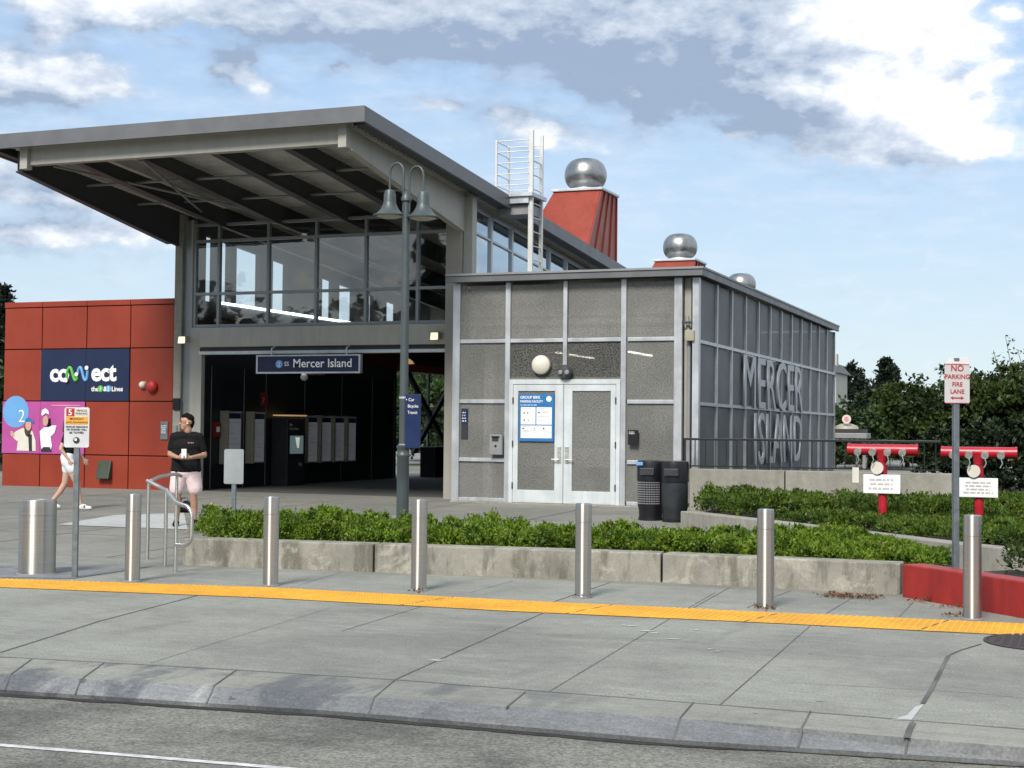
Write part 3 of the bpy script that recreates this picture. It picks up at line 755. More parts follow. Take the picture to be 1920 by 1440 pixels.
# front channel beam and end posts
fb = MB().box(-18.60, -12.05, 22.50, 22.56, 6.50, 6.86); fb.box(-18.60, -12.05, 22.561, 22.66, 6.50, 6.54)
obj('front_beam', fb, M['beige'], st, bev=.008)
for x0, x1 in ((-18.78, -18.61), (-12.04, -11.88)):
    obj('beam_end_plate', MB().box(x0, x1, 22.42, 22.58, 6.42, 6.90), M['beige'], st, bev=.008)
def taper(x0, x1, m):
    b = MB(); pr = [(22.60, rz_(22.60)-.24), (27.86, rz_(27.86)-.24), (27.86, 5.62), (22.60, 6.43)]
    b.prism(pr, 'x', x0, x1)
    b.hexa([(x0-.04, 22.6, 6.40), (x1+.04, 22.6, 6.40), (x1+.04, 27.55, 5.63), (x0-.04, 27.55, 5.63)], [(x0-.04, 22.6, 6.428), (x1+.04, 22.6, 6.428), (x1+.04, 27.55, 5.658), (x0-.04, 27.55, 5.658)])
    return obj('side_beam', b, m, st, bev=.006)
taper(-11.97, -11.90, M['beige']); taper(-18.98, -18.90, M['beam'])
for x in (-17.75, -16.35, -14.75, -13.25):
    b = MB(); pr = [(22.67, rz_(22.67)-.20), (44, rz_(44)-.20), (44, rz_(44)-.62), (27.5, rz_(27.5)-.62), (22.67, 6.56)]
    b.prism(pr, 'x', x-.012, x+.012)
    b.hexa(*[[(x-.09, 22.67, z0), (x+.09, 22.67, z0), (x+.09, 27.5, z1), (x-.09, 27.5, z1)] for z0, z1 in ((6.545, rz_(27.5)-.635), (6.56, rz_(27.5)-.62))])
    obj('roof_beam', b, M['beam'], st)
for (x0, y0, x1, y1) in [(-18.9, 22.9, -12, 22.95), (-18.9, 24.6, -12, 24.6), (-18.9, 26.3, -12, 26.3)]:
    obj('tie_rod', MB().tube([(x0, y0, rz_(y0)-.42), (x1, y1, rz_(y1)-.42)], .028, 8), M['grey'], st)
for (x0, y0, x1, y1) in [(-18.3, 22.8, -16.4, 27.2), (-16.3, 22.8, -17.7, 26.9)]:
    obj('tie_rod', MB().tube([(x0, y0, rz_(y0)-.50), (x1, y1, rz_(y1)-.50)], .025, 8), M['grey'], st)
for x in (-18.15, -17.35):
    obj('strip_light', MB().hexa(*[[(x-.06, 22.75, rz_(22.75)-d_), (x+.06, 22.75, rz_(22.75)-d_), (x+.06, 27.3, rz_(27.3)-d_), (x-.06, 27.3, rz_(27.3)-d_)] for d_ in (.36, .30)]), M['deck'], st, bev=.01)
# columns
co = MB().box(-19.012, -18.815, 27.875, 28.1, .17, rz_(27.8)-.3); obj('column', co, M['lowwall'], st, bev=.01)
cl = MB().box(-18.81, -18.625, 27.96, 28.06, .17, 6.2); obj('column_web', cl, M['gframe'], st)
cl = MB().box(-18.62, -18.56, 27.90, 28.06, .17, 6.2); obj('column', cl, M['beige2'], st, bev=.008)
cl = MB().box(-18.555, -18.27, 27.86, 28.0, .2, 3.8); obj('door_jamb', cl, M['beige'], st, bev=.006)
cl = MB().box(-12.28, -11.93, 27.56, 27.95, .17, 6.25); obj('column', cl, M['beige2'], st, bev=.008)
cl = MB().box(-11.92, -11.72, 27.62, 27.85, 4.6, rz_(27.8)-.28); obj('column_cover', cl, M['beige'], st, bev=.008)
obj('card_reader', MB().box(-18.98, -18.80, 27.83, 27.874, 1.98, 2.24), M['black'], st, bev=.008)
obj('card_reader', MB().box(-18.95, -18.87, 27.84, 27.874, 1.44, 1.64), M['grey'], st, bev=.008)
# header band and frame
obj('header', MB().box(-18.26, -12.30, 27.75, 28.1, 3.36, 3.79), M['beige'], st, bev=.01)
obj('header_frame', MB().box(-18.31, -12.30, 27.80, 27.98, 3.20, 3.27), M['aluw'], st, bev=.005)
obj('header_shadow_gap', MB().box(-18.31, -12.30, 27.86, 28.05, 3.272, 3.358), M['dark2'], st)
for x, s_ in ((-18.62, -1), (-12.55, 1)):
    b = MB().box(x-.05, x+.13, 27.56, 27.74, 3.46, 3.60)
    fl = obj('floodlight', b, M['tan'], st, bev=.01)
    obj('lens', MB().hexa([(x-.03, 27.50, 3.44), (x+.11, 27.50, 3.44), (x+.11, 27.559, 3.44), (x-.03, 27.559, 3.44)], [(x-.03, 27.53, 3.58), (x+.11, 27.53, 3.58), (x+.11, 27.559, 3.58), (x-.03, 27.559, 3.58)]), emis('floodlight_lens', (1., .8, .5), .9), fl)
# glazed front
GX = [-18.53, -17.92, -16.67, -15.49, -14.30, -13.09, -12.31]; GZ = [3.84, 4.55, 5.72, 6.08]
wf = MB()
for x in GX: wf.box(x-.03, x+.03, 27.93, 28.03, 3.80, 6.12)
for z in GZ:
    for a, b in zip(GX[:-1], GX[1:]): wf.box(a+.031, b-.031, 27.935, 28.025, z-.03, z+.03)
win = obj('window_wall', wf, M['gframe'], st)
for i in range(6):
    for j in range(3):
        obj('pane', MB().box(GX[i]+.03, GX[i+1]-.03, 27.98, 27.988, GZ[j]+.03, GZ[j+1]-.03), M['glassf'], win)
# side walls
SX0, SX1 = -18.75, -12.05
lw = MB(); lw.box(SX0-.1, SX0+.05, 28.0, 38.6, .17, 4.35); lw.box(SX0-.1, SX0+.05, 43.2, 61, .17, 4.35); lw.box(SX0-.1, SX0+.05, 38.6, 43.2, 3.5, 4.35)
obj('wall', lw, M['dark2'], st)
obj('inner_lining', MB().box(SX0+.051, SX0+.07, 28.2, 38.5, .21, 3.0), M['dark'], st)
pl_ = MB()
for y in (28.9, 30.3, 31.3, 33.2, 35.2, 37.0, 38.4): pl_.box(SX0+.071, SX0+.082, y-.012, y+.012, .21, 3.0)
obj('lining_joints', pl_, M['grey'], st)
obj('wall', MB().box(SX0+.051, SX0+.062, 28.2, 38.5, 3.35, 4.3), M['darkred'], st)
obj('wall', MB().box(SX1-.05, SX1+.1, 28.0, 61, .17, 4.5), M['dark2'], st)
obj('wall', MB().box(SX0+.06, SX1-.06, 60.8, 61, .17, 4.0), M['dark2'], st)
obj('ceiling_beam', MB().box(SX0+.07, SX0+.32, 28.1, 60, 4.1, 4.42), M['dark2'], st)
obj('interior_column', MB().box(-18.45, -18.05, 32.6, 33.1, 2.95, 4.1), M['beige'], st, bev=.01)
obj('light_strip', MB().box(SX0+.33, SX0+.40, 28.8, 44, 4.40, 4.45), M['tubeb'], st)
obj('floor', MB().box(SX0, SX1, 28.02, 61, .1, .206), M['tile'], st)
def clerestory(x, z0, m, ys0, step, cnt, off):
    fr = MB()
    for i in range(cnt+1):
        y = ys0+i*step; fr.box(x-.05, x+.05, y-.045, y+.045, z0, rz_(y)-.29)
    for i in range(cnt):
        y0, y1 = ys0+i*step+.046, ys0+(i+1)*step-.046
        zt0, zt1 = rz_(y0)-.30, rz_(y1)-.30
        for a in (0,):
            fr.hexa([(x-.045, y0, zt0-.06), (x+.045, y0, zt0-.06), (x+.045, y1, zt1-.06), (x-.045, y1, zt1-.06)], [(x-.045, y0, zt0), (x+.045, y0, zt0), (x+.045, y1, zt1), (x-.045, y1, zt1)])
            if off:
                d_ = off; fr.hexa([(x-.045, y0, zt0-.03-d_), (x+.045, y0, zt0-.03-d_), (x+.045, y1, zt1-.03-d_), (x-.045, y1, zt1-.03-d_)], [(x-.045, y0, zt0+.01-d_), (x+.045, y0, zt0+.01-d_), (x+.045, y1, zt1+.01-d_), (x-.045, y1, zt1+.01-d_)])
        fr.box(x-.045, x+.045, y0, y1, z0, z0+.05)
    f = obj('clerestory_window', fr, m, st)
    gp = MB()
    for i in range(cnt):
        y0, y1 = ys0+i*step+.046, ys0+(i+1)*step-.046
        b = MB(); b.hexa([(x-.004, y0, z0+.05), (x+.004, y0, z0+.05), (x+.004, y1, z0+.05), (x-.004, y1, z0+.05)], [(x-.004, y0, rz_(y0)-.36), (x+.004, y0, rz_(y0)-.36), (x+.004, y1, rz_(y1)-.36), (x-.004, y1, rz_(y1)-.36)])
        obj('pane', b, M['glasss'], f)
clerestory(SX1+.02, 4.5, M['alu'], 28.1, 1.22, 9, .55)
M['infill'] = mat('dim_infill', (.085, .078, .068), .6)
inf = [(28.3, 28.65), (29.02, 29.25), (29.66, 29.94), (31.0, 31.6), (32.3, 34.1), (34.7, 35.05), (35.9, 36.8), (37.1, 37.9), (38.6, 40.88)]
ib = MB()
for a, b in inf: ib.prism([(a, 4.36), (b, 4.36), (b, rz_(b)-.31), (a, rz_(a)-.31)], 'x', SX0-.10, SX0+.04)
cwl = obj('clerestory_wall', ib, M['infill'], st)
for (a0, a), (b, b1) in zip(inf[:-1], inf[1:]):
    obj('pane', MB().prism([(a+.002, 4.5), (b-.002, 4.5), (b-.002, rz_(b)-.62), (a+.002, rz_(a)-.62)], 'x', SX0-.03, SX0-.02), M['glassl'], cwl)
    obj('pane_head', MB().prism([(a+.002, rz_(a)-.61), (b-.002, rz_(b)-.61), (b-.002, rz_(b)-.31), (a+.002, rz_(a)-.31)], 'x', SX0-.09, SX0+.03), M['infill'], cwl)
obj('clerestory_wall', MB().prism([(40.9, 4.45), (61, 4.45), (61, max(4.47, rz_(61)-.3)), (40.9, rz_(40.9)-.3)], 'x', SX0-.06, SX0+.04), M['beige2'], st)
obj('clerestory_wall', MB().prism([(39.3, 4.5), (55, 4.5), (55, max(4.52, rz_(55)-.3)), (39.3, rz_(39.3)-.3)], 'x', SX1-.03, SX1+.07), M['beige2'], st)
# crossed bracing in the side opening
obj('opening_lintel', MB().box(SX0+.051, SX0+.35, 38.6, 43.2, 3.28, 3.5), mat('rust_red_beam', (.22, .04, .015), .6), st)
for a, b in (((39.1, 3.3), (42.2, .9)), ((42.4, 3.3), (39.4, .9))):
    obj('cross_brace', MB().prism([(a[0]-.14, a[1]), (a[0]+.14, a[1]), (b[0]+.14, b[1]), (b[0]-.14, b[1])], 'x', SX0+.10 if a[0] < 40 else SX0+.19, SX0+.18 if a[0] < 40 else SX0+.27), M['dark2'], st)
obj('window_mullion', MB().box(SX0-.05, SX0, 40.9, 41.0, .2, 3.5).box(SX0-.05, SX0, 38.6, 40.89, 2.0, 2.06).box(SX0-.05, SX0, 41.01, 43.2, 2.0, 2.06), M['grey'], st)
obj('low_cabinet', MB().box(-18.4, -17.9, 39.6, 42.4, .206, 1.1), M['black'], st, bev=.02)

M['dimred'] = mat('dark_red_board', (.20, .012, .012), .6)  # darker copy of the red print, for the small boards in the hall
# interior display cases, ticket machine, lamps
def case(y0, y1, z0, z1, label, txt):
    t = thing('display_case', (SX0+.25, (y0+y1)/2, z0), label, 'display case', 'display cases on the dark wall inside the hall')
    obj('frame', MB().box(SX0+.085, SX0+.30, y0-.05, y0+.02, z0-.04, z1+.04).box(SX0+.085, SX0+.26, y0+.02, y1, z0-.03, z0).box(SX0+.085, SX0+.26, y0+.02, y1, z1, z1+.03), M['tan'], t, bev=.006)
    obj('sheet', MB().box(SX0+.085, SX0+.22, y0+.02, y1, z0, z1), emis_sheet, t)
    obj('heading', MB().box(SX0+.2205, SX0+.226, y0+.04, y1-.02, z1-.14, z1-.01), M['navy2'], t)
    ln = MB()
    for k in range(txt): 
        zz = z1-.22-k*(z1-z0-.28)/txt; ln.box(SX0+.2205, SX0+.224, y0+.08, y1-.06-.1*((k*3) % 4), zz-.012, zz)
    obj('printed_lines', ln, M['inkgrey'], t)
emis_sheet = mat('printed_sheet', (.42, .43, .46), .5, var=.06)
emis_sheet.node_tree.nodes['Principled BSDF'].inputs['Emission Color'].default_value = (.6, .62, .68, 1)
emis_sheet.node_tree.nodes['Principled BSDF'].inputs['Emission Strength'].default_value = .05
case(29.30, 29.95, .80, 1.95, 'backlit timetable case nearest the entrance on the dark hall wall', 7)
case(30.42, 31.0, .80, 1.95, 'backlit route map case, second from the entrance on the dark hall wall', 12)
case(33.0, 33.62, .76, 1.90, 'lit notice case just right of the ticket machine', 8)
case(33.72, 34.35, .76, 1.90, 'lit notice case in the middle of the far group of cases', 14)
case(34.45, 35.08, .76, 1.90, 'lit notice case next to last in the far group of cases', 16)
case(35.18, 35.75, .76, 1.90, 'lit notice case farthest into the hall, with a red band', 5)
tm = thing('ticket_machine', (SX0+.4, 32, .206), 'dark ticket machine with a lit screen on the hall wall', 'ticket machine')
obj('body', MB().box(SX0+.085, SX0+.55, 31.55, 32.4, .206, 1.86), M['dark2'], tm, bev=.015)
obj('screen', MB().box(SX0+.551, SX0+.558, 31.66, 32.3, .98, 1.42), emis('dim_screen', (.10, .15, .16), .5), tm)
obj('screen_graphic', MB().prism([(31.9, 1.38), (32.12, 1.38), (32.08, 1.12), (32.0, 1.12)], 'x', SX0+.559, SX0+.561), emis('screen_white', (.6, .6, .5), .5), tm)
text('lettering', 'Pay\nFares Here', .10, M['wht'], tm, (SX0+.556, 31.62, 1.66), (0, 1, 0), (0, 0, 1))
obj('coin_tray', MB().lathe([(.05, 0), (.05, .04)], (SX0+.552, 32.15, .72), 16, 'x'), M['chrome'], tm)
obj('awning_light', MB().box(SX0+.10, SX0+.62, 31.6, 32.35, 1.90, 1.93), M['warm'], tm)
ex = thing('fire_extinguisher', (SX0+.2, 29.05, 1.1), 'small red extinguisher cabinet on the dark wall just inside the entrance', 'extinguisher')
obj('cabinet', MB().box(SX0+.075, SX0+.18, 28.92, 29.16, 1.38, 1.72), M['dimred'], ex, bev=.01)
obj('sticker', MB().box(SX0+.181, SX0+.184, 28.97, 29.11, 1.50, 1.62), M['wht'], ex)
ex2 = thing('warning_sign', (SX0+.2, 32, 2.3), 'small red pennant sign above the dark wall lining', 'sign')
obj('plate', MB().box(SX0+.1, SX0+.3, 31.0, 31.015, 2.12, 2.45), M['dimred'], ex2); 
text('lettering', '7', .18, M['inkgrey'], ex2, (SX0+.14, 30.995, 2.2))
hl = thing('pendant_lamp', (-14.2, 31, 3.2), 'small orange-lit lamp under the ceiling right of the station name sign', 'lamp')
obj('shade', MB().lathe([(.03, .12), (.10, .08), (.16, 0)], (-14.75, 31, 3.12), 20), M['warm'], hl)
obj('stem', MB().cyl((-14.75, 31, 3.24), (-14.75, 31, 5.9), .012, n=8), M['black'], hl)

# hanging name sign
hs = thing('station_sign', (-15.45, 27.5, 2.8), 'long navy hanging sign reading Mercer Island', 'sign')
obj('board', MB().box(-16.66, -14.24, 27.56, 27.66, 2.80, 3.13), M['navy'], hs, bev=.006)
obj('frame', MB().box(-16.70, -14.20, 27.555, 27.665, 2.765, 2.799).box(-16.70, -14.20, 27.555, 27.665, 3.131, 3.16).box(-16.70, -16.661, 27.556, 27.664, 2.8, 3.13).box(-14.239, -14.20, 27.556, 27.664, 2.8, 3.13), M['alu'], hs)
for x in (-16.35, -14.55): obj('hanger', MB().cyl((x, 27.61, 3.16), (x, 27.61, 3.30), .018, n=8).cyl((x, 27.61, 3.30), (x, 27.84, 3.40), .018, n=8), M['galvl'], hs)
text('lettering', 'Mercer Island', .255, M['wht'], hs, (-15.80, 27.553, 2.895), bold=.008, ext=.006)
obj('line_badge', MB().lathe([(.085, -.004), (.085, .004)], (-16.13, 27.553, 2.965), 28, 'y'), M['lblue'], hs)
text('lettering', '2', .13, M['wht'], hs, (-16.165, 27.545, 2.92), ext=.004)
text('lettering', 'SS', .13, M['wht'], hs, (-16.01, 27.553, 2.925), ext=.006)
dc = thing('dome_camera', (-15.55, 27.6, 2.7), 'small dome camera hanging under the station name sign', 'camera')
obj('mount', MB().cyl((-15.55, 27.61, 2.765), (-15.55, 27.61, 2.72), .06, n=20), M['wht'], dc)
obj('dome', MB().lathe([(.075, .72+2), (.085, 2.69), (.07, 2.64), (.03, 2.61)], (-15.55, 27.61, 0), 20), M['grey'], dc)

# roof ventilation shafts with turbines
def shaft(y0, depth, zt, wid):
    x1 = -12.35; x0 = x1-wid; y1 = y0+depth
    slope = .62
    def zb(y): return rz_(y)-.05
    yb = y0-slope*(zt-zb(y0))*1.0
    b = MB()
    b.hexa([(x0-.75, yb, zb(yb)), (x1, yb, zb(yb)), (x1, y1, zb(y1)), (x0-.75, y1, zb(y1))], [(x0, y0, zt), (x1, y0, zt), (x1, y1, zt), (x0, y1, zt)])
    s = obj('ventilation_shaft', b, M['redseam'], st)
    sm_ = MB()
    for k in range(5):
        yy = y0+.02+(depth-.04)*k/4; ya = yy-.0+(yb-y0)*max(0, (1-k/4))*1.0
        sm_.hexa([(x1+.002, ya-.012, zb(ya)), (x1+.04, ya-.012, zb(ya)), (x1+.04, ya+.012, zb(ya)), (x1+.002, ya+.012, zb(ya))], [(x1+.002, yy-.012, zt-.01), (x1+.04, yy-.012, zt-.01), (x1+.04, yy+.012, zt-.01), (x1+.002, yy+.012, zt-.01)])
    obj('standing_seams', sm_, M['redseam'], s)
    obj('cap', MB().box(x0-.06, x1+.07, y0-.06, y1+.06, zt, zt+.07), M['galvl'], s, bev=.01)
    cx, cy = (x0+x1)/2, (y0+y1)/2
    obj('turbine_base', MB().lathe([(.44, zt+.07), (.40, zt+.14), (.38, zt+.22)], (cx, cy, 0), 32), M['galvl'], s)
    tb = MB(); pr = []
    for k in range(15):
        t = -1.0+2.55*k/14; pr.append((max(.02, .585*max(0, cos(t))**.62), zt+.53+(.47 if t > 0 else .42)*sin(t)))
    tb.lathe(pr, (cx, cy, 0), 40)
    tv = obj('turbine', tb, M['turb'], s)
    fn = MB()
    for i in range(40):
        a = 2*pi*i/40
        for (r0, h0), (r1, h1) in zip(pr[2:11], pr[3:12]):
            p = [(cx+(r+e)*cos(a+w_+(h-zt)*.5), cy+(r+e)*sin(a+w_+(h-zt)*.5), h) for r, h, e, w_ in ((r0, h0, 0, 0), (r1, h1, 0, 0), (r1, h1, .020, .05), (r0, h0, .020, .05))]
            fn.quad(*p)
    return s
shaft(37.9, 1.45, 8.12, 1.33); shaft(48.0, 1.45, 7.33, 1.33); shaft(57.4, 1.45, 6.95, 1.33)

# roof access ladder
L0 = Vector((-10.95, 29.0, 0))
la = MB()
def rail_box(x, y, z0, z1, s_=.045): la.box(x-s_, x+s_, y-s_*.7, y+s_*.7, z0, z1)
rail_box(-10.98, 29.0, 4.62, 7.93, .05); rail_box(-10.98, 29.62, 4.62, 7.93, .04)
lad = obj('roof_ladder', la, M['ladder'], st, bev=.006)
rg = MB()
for k in range(9): rg.cyl((-10.98, 29.0, 4.9+k*.30), (-10.98, 29.62, 4.9+k*.30), .014, n=8)
obj('rungs', rg, M['ladder'], lad)
gr_ = MB(); xa, xb, ya, yb = -11.75, -11.02, 28.95, 29.66
gr_.box(xa-.02, xa+.02, ya-.02, ya+.02, 6.55, 7.75); gr_.box(xa-.02, xa+.02, yb-.02, yb+.02, 6.55, 7.75)
for k in range(5):
    z = 6.78+k*.235
    gr_.cyl((xa, ya, z), (xb, ya, z), .011, n=8); gr_.cyl((xa, yb, z), (xb, yb, z), .011, n=8); gr_.cyl((xa, ya, z), (xa, yb, z), .011, n=8)
obj('guard_rail', gr_, M['ladder'], lad)
obj('platform', MB().box(-11.85, -10.9, 28.85, 29.75, 6.52, 6.60).box(-11.80, -11.0, 28.9, 28.95, 6.38, 6.519).box(-11.80, -11.0, 29.65, 29.7, 6.38, 6.519), M['galvl'], lad)
obj('roof_curb', MB().box(-11.75, -11.0, 29.0, 29.6, 6.15, 6.36), M['grey'], lad, bev=.01)

# ================================================================== BIKE BUILDING
YB0 = 26.6
bk = thing('bike_shelter', (-9.2, 34, .2), 'flat-roofed grey building clad in framed metal mesh with pale double doors', 'building')
rb = MB().box(-11.72, -6.68, 26.42, 41.98, 4.50, 4.60)
roof2 = obj('roof', rb, M['fascia'], bk)
fz = MB().box(-11.75, -6.62, 26.36, 26.418, 4.47, 4.62).box(-6.678, -6.62, 26.42, 42.02, 4.47, 4.62)
obj('fascia', fz, M['fascia'], roof2, bev=.006)
obj('roof_lip', MB().box(-11.74, -6.60, 26.335, 26.358, 4.595, 4.635).box(-6.618, -6.60, 26.36, 42.04, 4.595, 4.635), M['grey'], roof2)
FX = [-11.58, -10.50, -9.33, -8.17, -7.12]
HZ = [.26, 1.03, 2.16, 3.33, 4.44]
fr = MB()
for x in FX:
    ww = .05 if x not in (-11.58, -7.12) else .075
    if x == -9.33: fr.box(x-.04, x+.04, YB0-.06, YB0+.04, 2.62, 4.46)
    else: fr.box(x-ww, x+ww, YB0-.06, YB0+.04, .2, 4.46)
for (a, b) in ((0, 1), (3, 4)):
    for z in HZ[:-1]: fr.box(FX[a]+.076, FX[b]-.051 if b == 1 else FX[b]-.076, YB0-.05, YB0+.03, z-.035, z+.035)
for (a, b) in ((1, 2), (2, 3)):
    for z in (3.33,): fr.box(FX[a]+.051, FX[b]-.041, YB0-.05, YB0+.03, z-.035, z+.035)
obj('front_frame', fr, M['alu'], bk, bev=.004)
def mpanel(x0, x1, z0, z1):
    obj('mesh_panel', MB().box(x0, x1, YB0-.012, YB0-.008, z0, z1), M['meshf'], bk)
for i in range(4):
    e0, e1 = FX[i]+.05, FX[i+1]-.05
    for z0, z1 in zip(HZ[:-1], HZ[1:]):
        if i in (1, 2) and z1 < 3.3: continue
        mpanel(e0, e1, z0+.035, z1-.035)
    if i in (1, 2): mpanel(e0, e1, 2.62, 3.295)
# doors
df = MB().box(-10.449, -8.221, YB0-.08, YB0+.02, 2.49, 2.58).box(-10.449, -10.37, YB0-.08, YB0+.02, .2, 2.489).box(-8.30, -8.221, YB0-.08, YB0+.02, .2, 2.489)
obj('door_frame', df, M['aluw'], bk, bev=.004)
for x0, x1, s_ in ((-10.365, -9.345, 1), (-9.335, -8.305, -1)):
    st_l, st_r = (.10, .17) if s_ == 1 else (.17, .10)
    d = MB().box(x0, x0+st_l, YB0-.075, YB0-.025, .23, 2.48).box(x1-st_r, x1, YB0-.075, YB0-.025, .23, 2.48)
    d.box(x0+st_l, x1-st_r, YB0-.075, YB0-.025, 2.36, 2.48).box(x0+st_l, x1-st_r, YB0-.075, YB0-.025, .23, .47)
    dr = obj('door', d, M['aluw'], bk, bev=.003)
    obj('mesh_panel', MB().box(x0+st_l, x1-st_r, YB0-.052, YB0-.048, .47, 2.36), M['meshf'], dr)
    hx = x1-.07 if s_ == 1 else x0+.07
    obj('kick_plate', MB().box(x0+st_l, x1-st_r, YB0-.078, YB0-.0755, .25, .44), M['aluw'], dr)
    obj('handle', MB().box(hx-.035, hx+.035, YB0-.095, YB0-.076, 1.0, 1.30).tube([(hx, YB0-.095, 1.06), (hx, YB0-.14, 1.06), (hx-.13*s_, YB0-.14, 1.06)], .013, 8), M['chrome'], dr)
    hg = MB(); hxx = x0-.012 if s_ == 1 else x1-.008
    for z in (.55, 1.35, 2.18): hg.cyl((hxx+.01, YB0-.09, z-.06), (hxx+.01, YB0-.09, z+.06), .014, n=8)
    obj('hinges', hg, M['beam'], dr)
# things on the front
ps = thing('information_poster', (-9.9, 26.5, 1.8), 'blue and white poster about group bike parking on the left door', 'poster')
yp = YB0-.09
obj('sheet', MB().box(-10.24, -9.53, yp, yp+.012, 1.40, 2.30), M['sblue'], ps)
wp = MB().box(-10.20, -9.90, yp-.003, yp-.0005, 1.72, 2.05).box(-9.88, -9.57, yp-.003, yp-.0005, 1.72, 2.05).box(-10.20, -9.57, yp-.003, yp-.0005, 1.46, 1.70)
obj('white_fields', wp, M['wht'], ps)
text('lettering', 'GROUP BIKE', .072, M['wht'], ps, (-10.215, yp-.002, 2.215), bold=.02, ext=.003)
text('lettering', 'PARKING FACILITY', .062, M['wht'], ps, (-10.215, yp-.002, 2.14), bold=.02, ext=.003, sx=.88)
words('small_print', -10.21, yp-.001, 2.08, .45, .025, 1, M['wht'], ps, 4, center=False)
obj('badge', MB().lathe([(.055, -.001), (.055, -.004)], (-9.63, yp, 2.21), 24, 'y'), M['wht'], ps)
for x, z, c in ((-10.13, 1.94, 'galv'), (-10.06, 1.94, 'lgreen'), (-10.13, 1.80, 'galv'), (-10.04, 1.80, 'orange'), (-9.83, 1.95, 'ink'), (-10.15, 1.645, 'ink'), (-9.92, 1.64, 'lgreen'), (-9.73, 1.645, 'ink')):
    obj('icon', MB().lathe([(.017, -.003), (.017, -.006)], (x, yp, z), 12, 'y'), M[c], ps)
ln = MB()
for x0, x1, z in ((-10.17, -9.98, 2.02), (-9.86, -9.72, 2.02), (-9.78, -9.62, 1.96), (-9.78, -9.65, 1.94), (-9.85, -9.70, 1.87), (-9.68, -9.62, 1.87), (-9.85, -9.72, 1.80), (-9.85, -9.75, 1.77), (-10.01, -9.94, 1.94), (-9.99, -9.94, 1.80), (-10.16, -10.05, 1.60), (-10.16, -10.02, 1.58), (-9.97, -9.86, 1.60), (-9.96, -9.87, 1.57), (-9.78, -9.66, 1.60), (-9.78, -9.62, 1.575), (-10.17, -10.02, 1.68)):
    ln.box(x0, x1, yp-.0045, yp-.003, z, z+.007)
obj('small_print', ln, M['inkgrey'], ps)
cbx = thing('call_box', (-10.7, 26.5, 1.3), 'grey metal call box with a small screen left of the doors', 'call box')
obj('body', MB().box(-10.82, -10.56, YB0-.16, YB0-.07, 1.13, 1.52), M['grey'], cbx, bev=.012)
obj('screen', MB().box(-10.76, -10.63, YB0-.166, YB0-.161, 1.39, 1.47), M['ink'], cbx)
obj('button', MB().lathe([(.025, -.001), (.02, -.012)], (-10.69, YB0-.16, 1.30), 14, 'y'), M['black'], cbx)
obj('hood', MB().box(-10.77, -10.61, YB0-.19, YB0-.161, 1.475, 1.49), M['black'], cbx)
bx = thing('card_box', (-7.95, 26.5, 1.5), 'small black reader box on the mesh right of the doors', 'reader')
obj('body', MB().box(-8.05, -7.86, YB0-.13, YB0-.07, 1.36, 1.64), M['black'], bx, bev=.008)
words('small_print', -8.03, YB0-.131, 1.55, .12, .06, 2, M['wht'], bx, 5)
bs = thing('notice_sign', (-11.3, 26.5, 1.7), 'narrow dark blue sign on the mesh beside the station entrance', 'sign')
obj('plate', MB().box(-11.47, -11.33, YB0-.03, YB0-.02, 1.43, 2.02), M['ink'], bs)
obj('blue_band', MB().box(-11.465, -11.335, YB0-.034, YB0-.0305, 1.72, 2.0), M['navy2'], bs)
words('small_print', -11.455, YB0-.035, 1.75, .11, .22, 4, M['wht'], bs, 7)
rl_ = thing('round_lamp', (-9.75, 26.5, 2.9), 'round cream lamp above the left door', 'lamp')
obj('lens', MB().lathe([(.17, -.02), (.18, -.05), (.14, -.09), (.03, -.11)], (-9.80, YB0-.06, 2.86), 28, 'y'), M['cream'], rl_)
obj('base', MB().lathe([(.19, .0), (.19, -.02)], (-9.80, YB0-.06, 2.86), 28, 'y'), M['tan'], rl_)
cm = thing('camera_cluster', (-9.27, 26.5, 2.7), 'dark twin security camera above the middle of the double doors', 'camera')
obj('housing', MB().lathe([(.13, 0), (.14, -.06), (.10, -.12), (.03, -.13)], (-9.30, YB0-.08, 2.72), 24, 'y'), M['beam'], cm)
for x in (-9.36, -9.23): obj('lens', MB().lathe([(.042, 0), (.042, -.05), (.02, -.055)], (x, YB0-.185, 2.71), 16, 'y'), M['grey'], cm)
# corner: column, downspout, corner post
obj('corner_column', MB().box(-7.03, -6.90, 26.66, 26.86, .2, 4.46), M['beige2'], bk, bev=.006)
obj('corner_recess', MB().box(-6.99, -6.86, 26.90, 27.0, .2, 4.45), M['dark2'], bk)
obj('downspout', MB().cyl((-6.925, 26.60, .3), (-6.925, 26.60, 3.4), .035, n=14).cyl((-6.925, 26.60, 3.4), (-6.98, 26.66, 3.75), .035, n=14), M['grey'], bk)
jb = obj('junction_box', MB().box(-6.97, -6.80, 26.46, 26.56, 3.28, 3.48), M['tan'], bk, bev=.008)
obj('bracket', MB().box(-7.04, -6.84, 26.50, 26.54, 3.60, 3.64), M['dark2'], bk)
obj('corner_post', MB().box(-6.845, -6.72, 26.52, 26.66, .2, 4.455), M['alu'], bk, bev=.006)
# side frame
SY = [26.66+.062+i*1.272 for i in range(13)]
sf = MB()
for y in SY[1:]: sf.box(-6.80, -6.72, y-.032, y+.032, .25, 4.455)
for z in (.30, 2.13, 3.28):
    for a, b in zip([26.70]+SY[1:-1], SY[1:]): sf.box(-6.795, -6.725, (a+.033 if a > 26.71 else 26.662), b-.033, z-.03, z+.03)
obj('side_frame', sf, M['alu'], bk)
for a, b in zip([26.66]+SY[1:-1], SY[1:]):
    for z0, z1 in ((.33, 2.10), (2.16, 3.25), (3.31, 4.45)):
        obj('mesh_panel', MB().box(-6.772, -6.768, a, b, z0, z1), M['meshs'], bk)
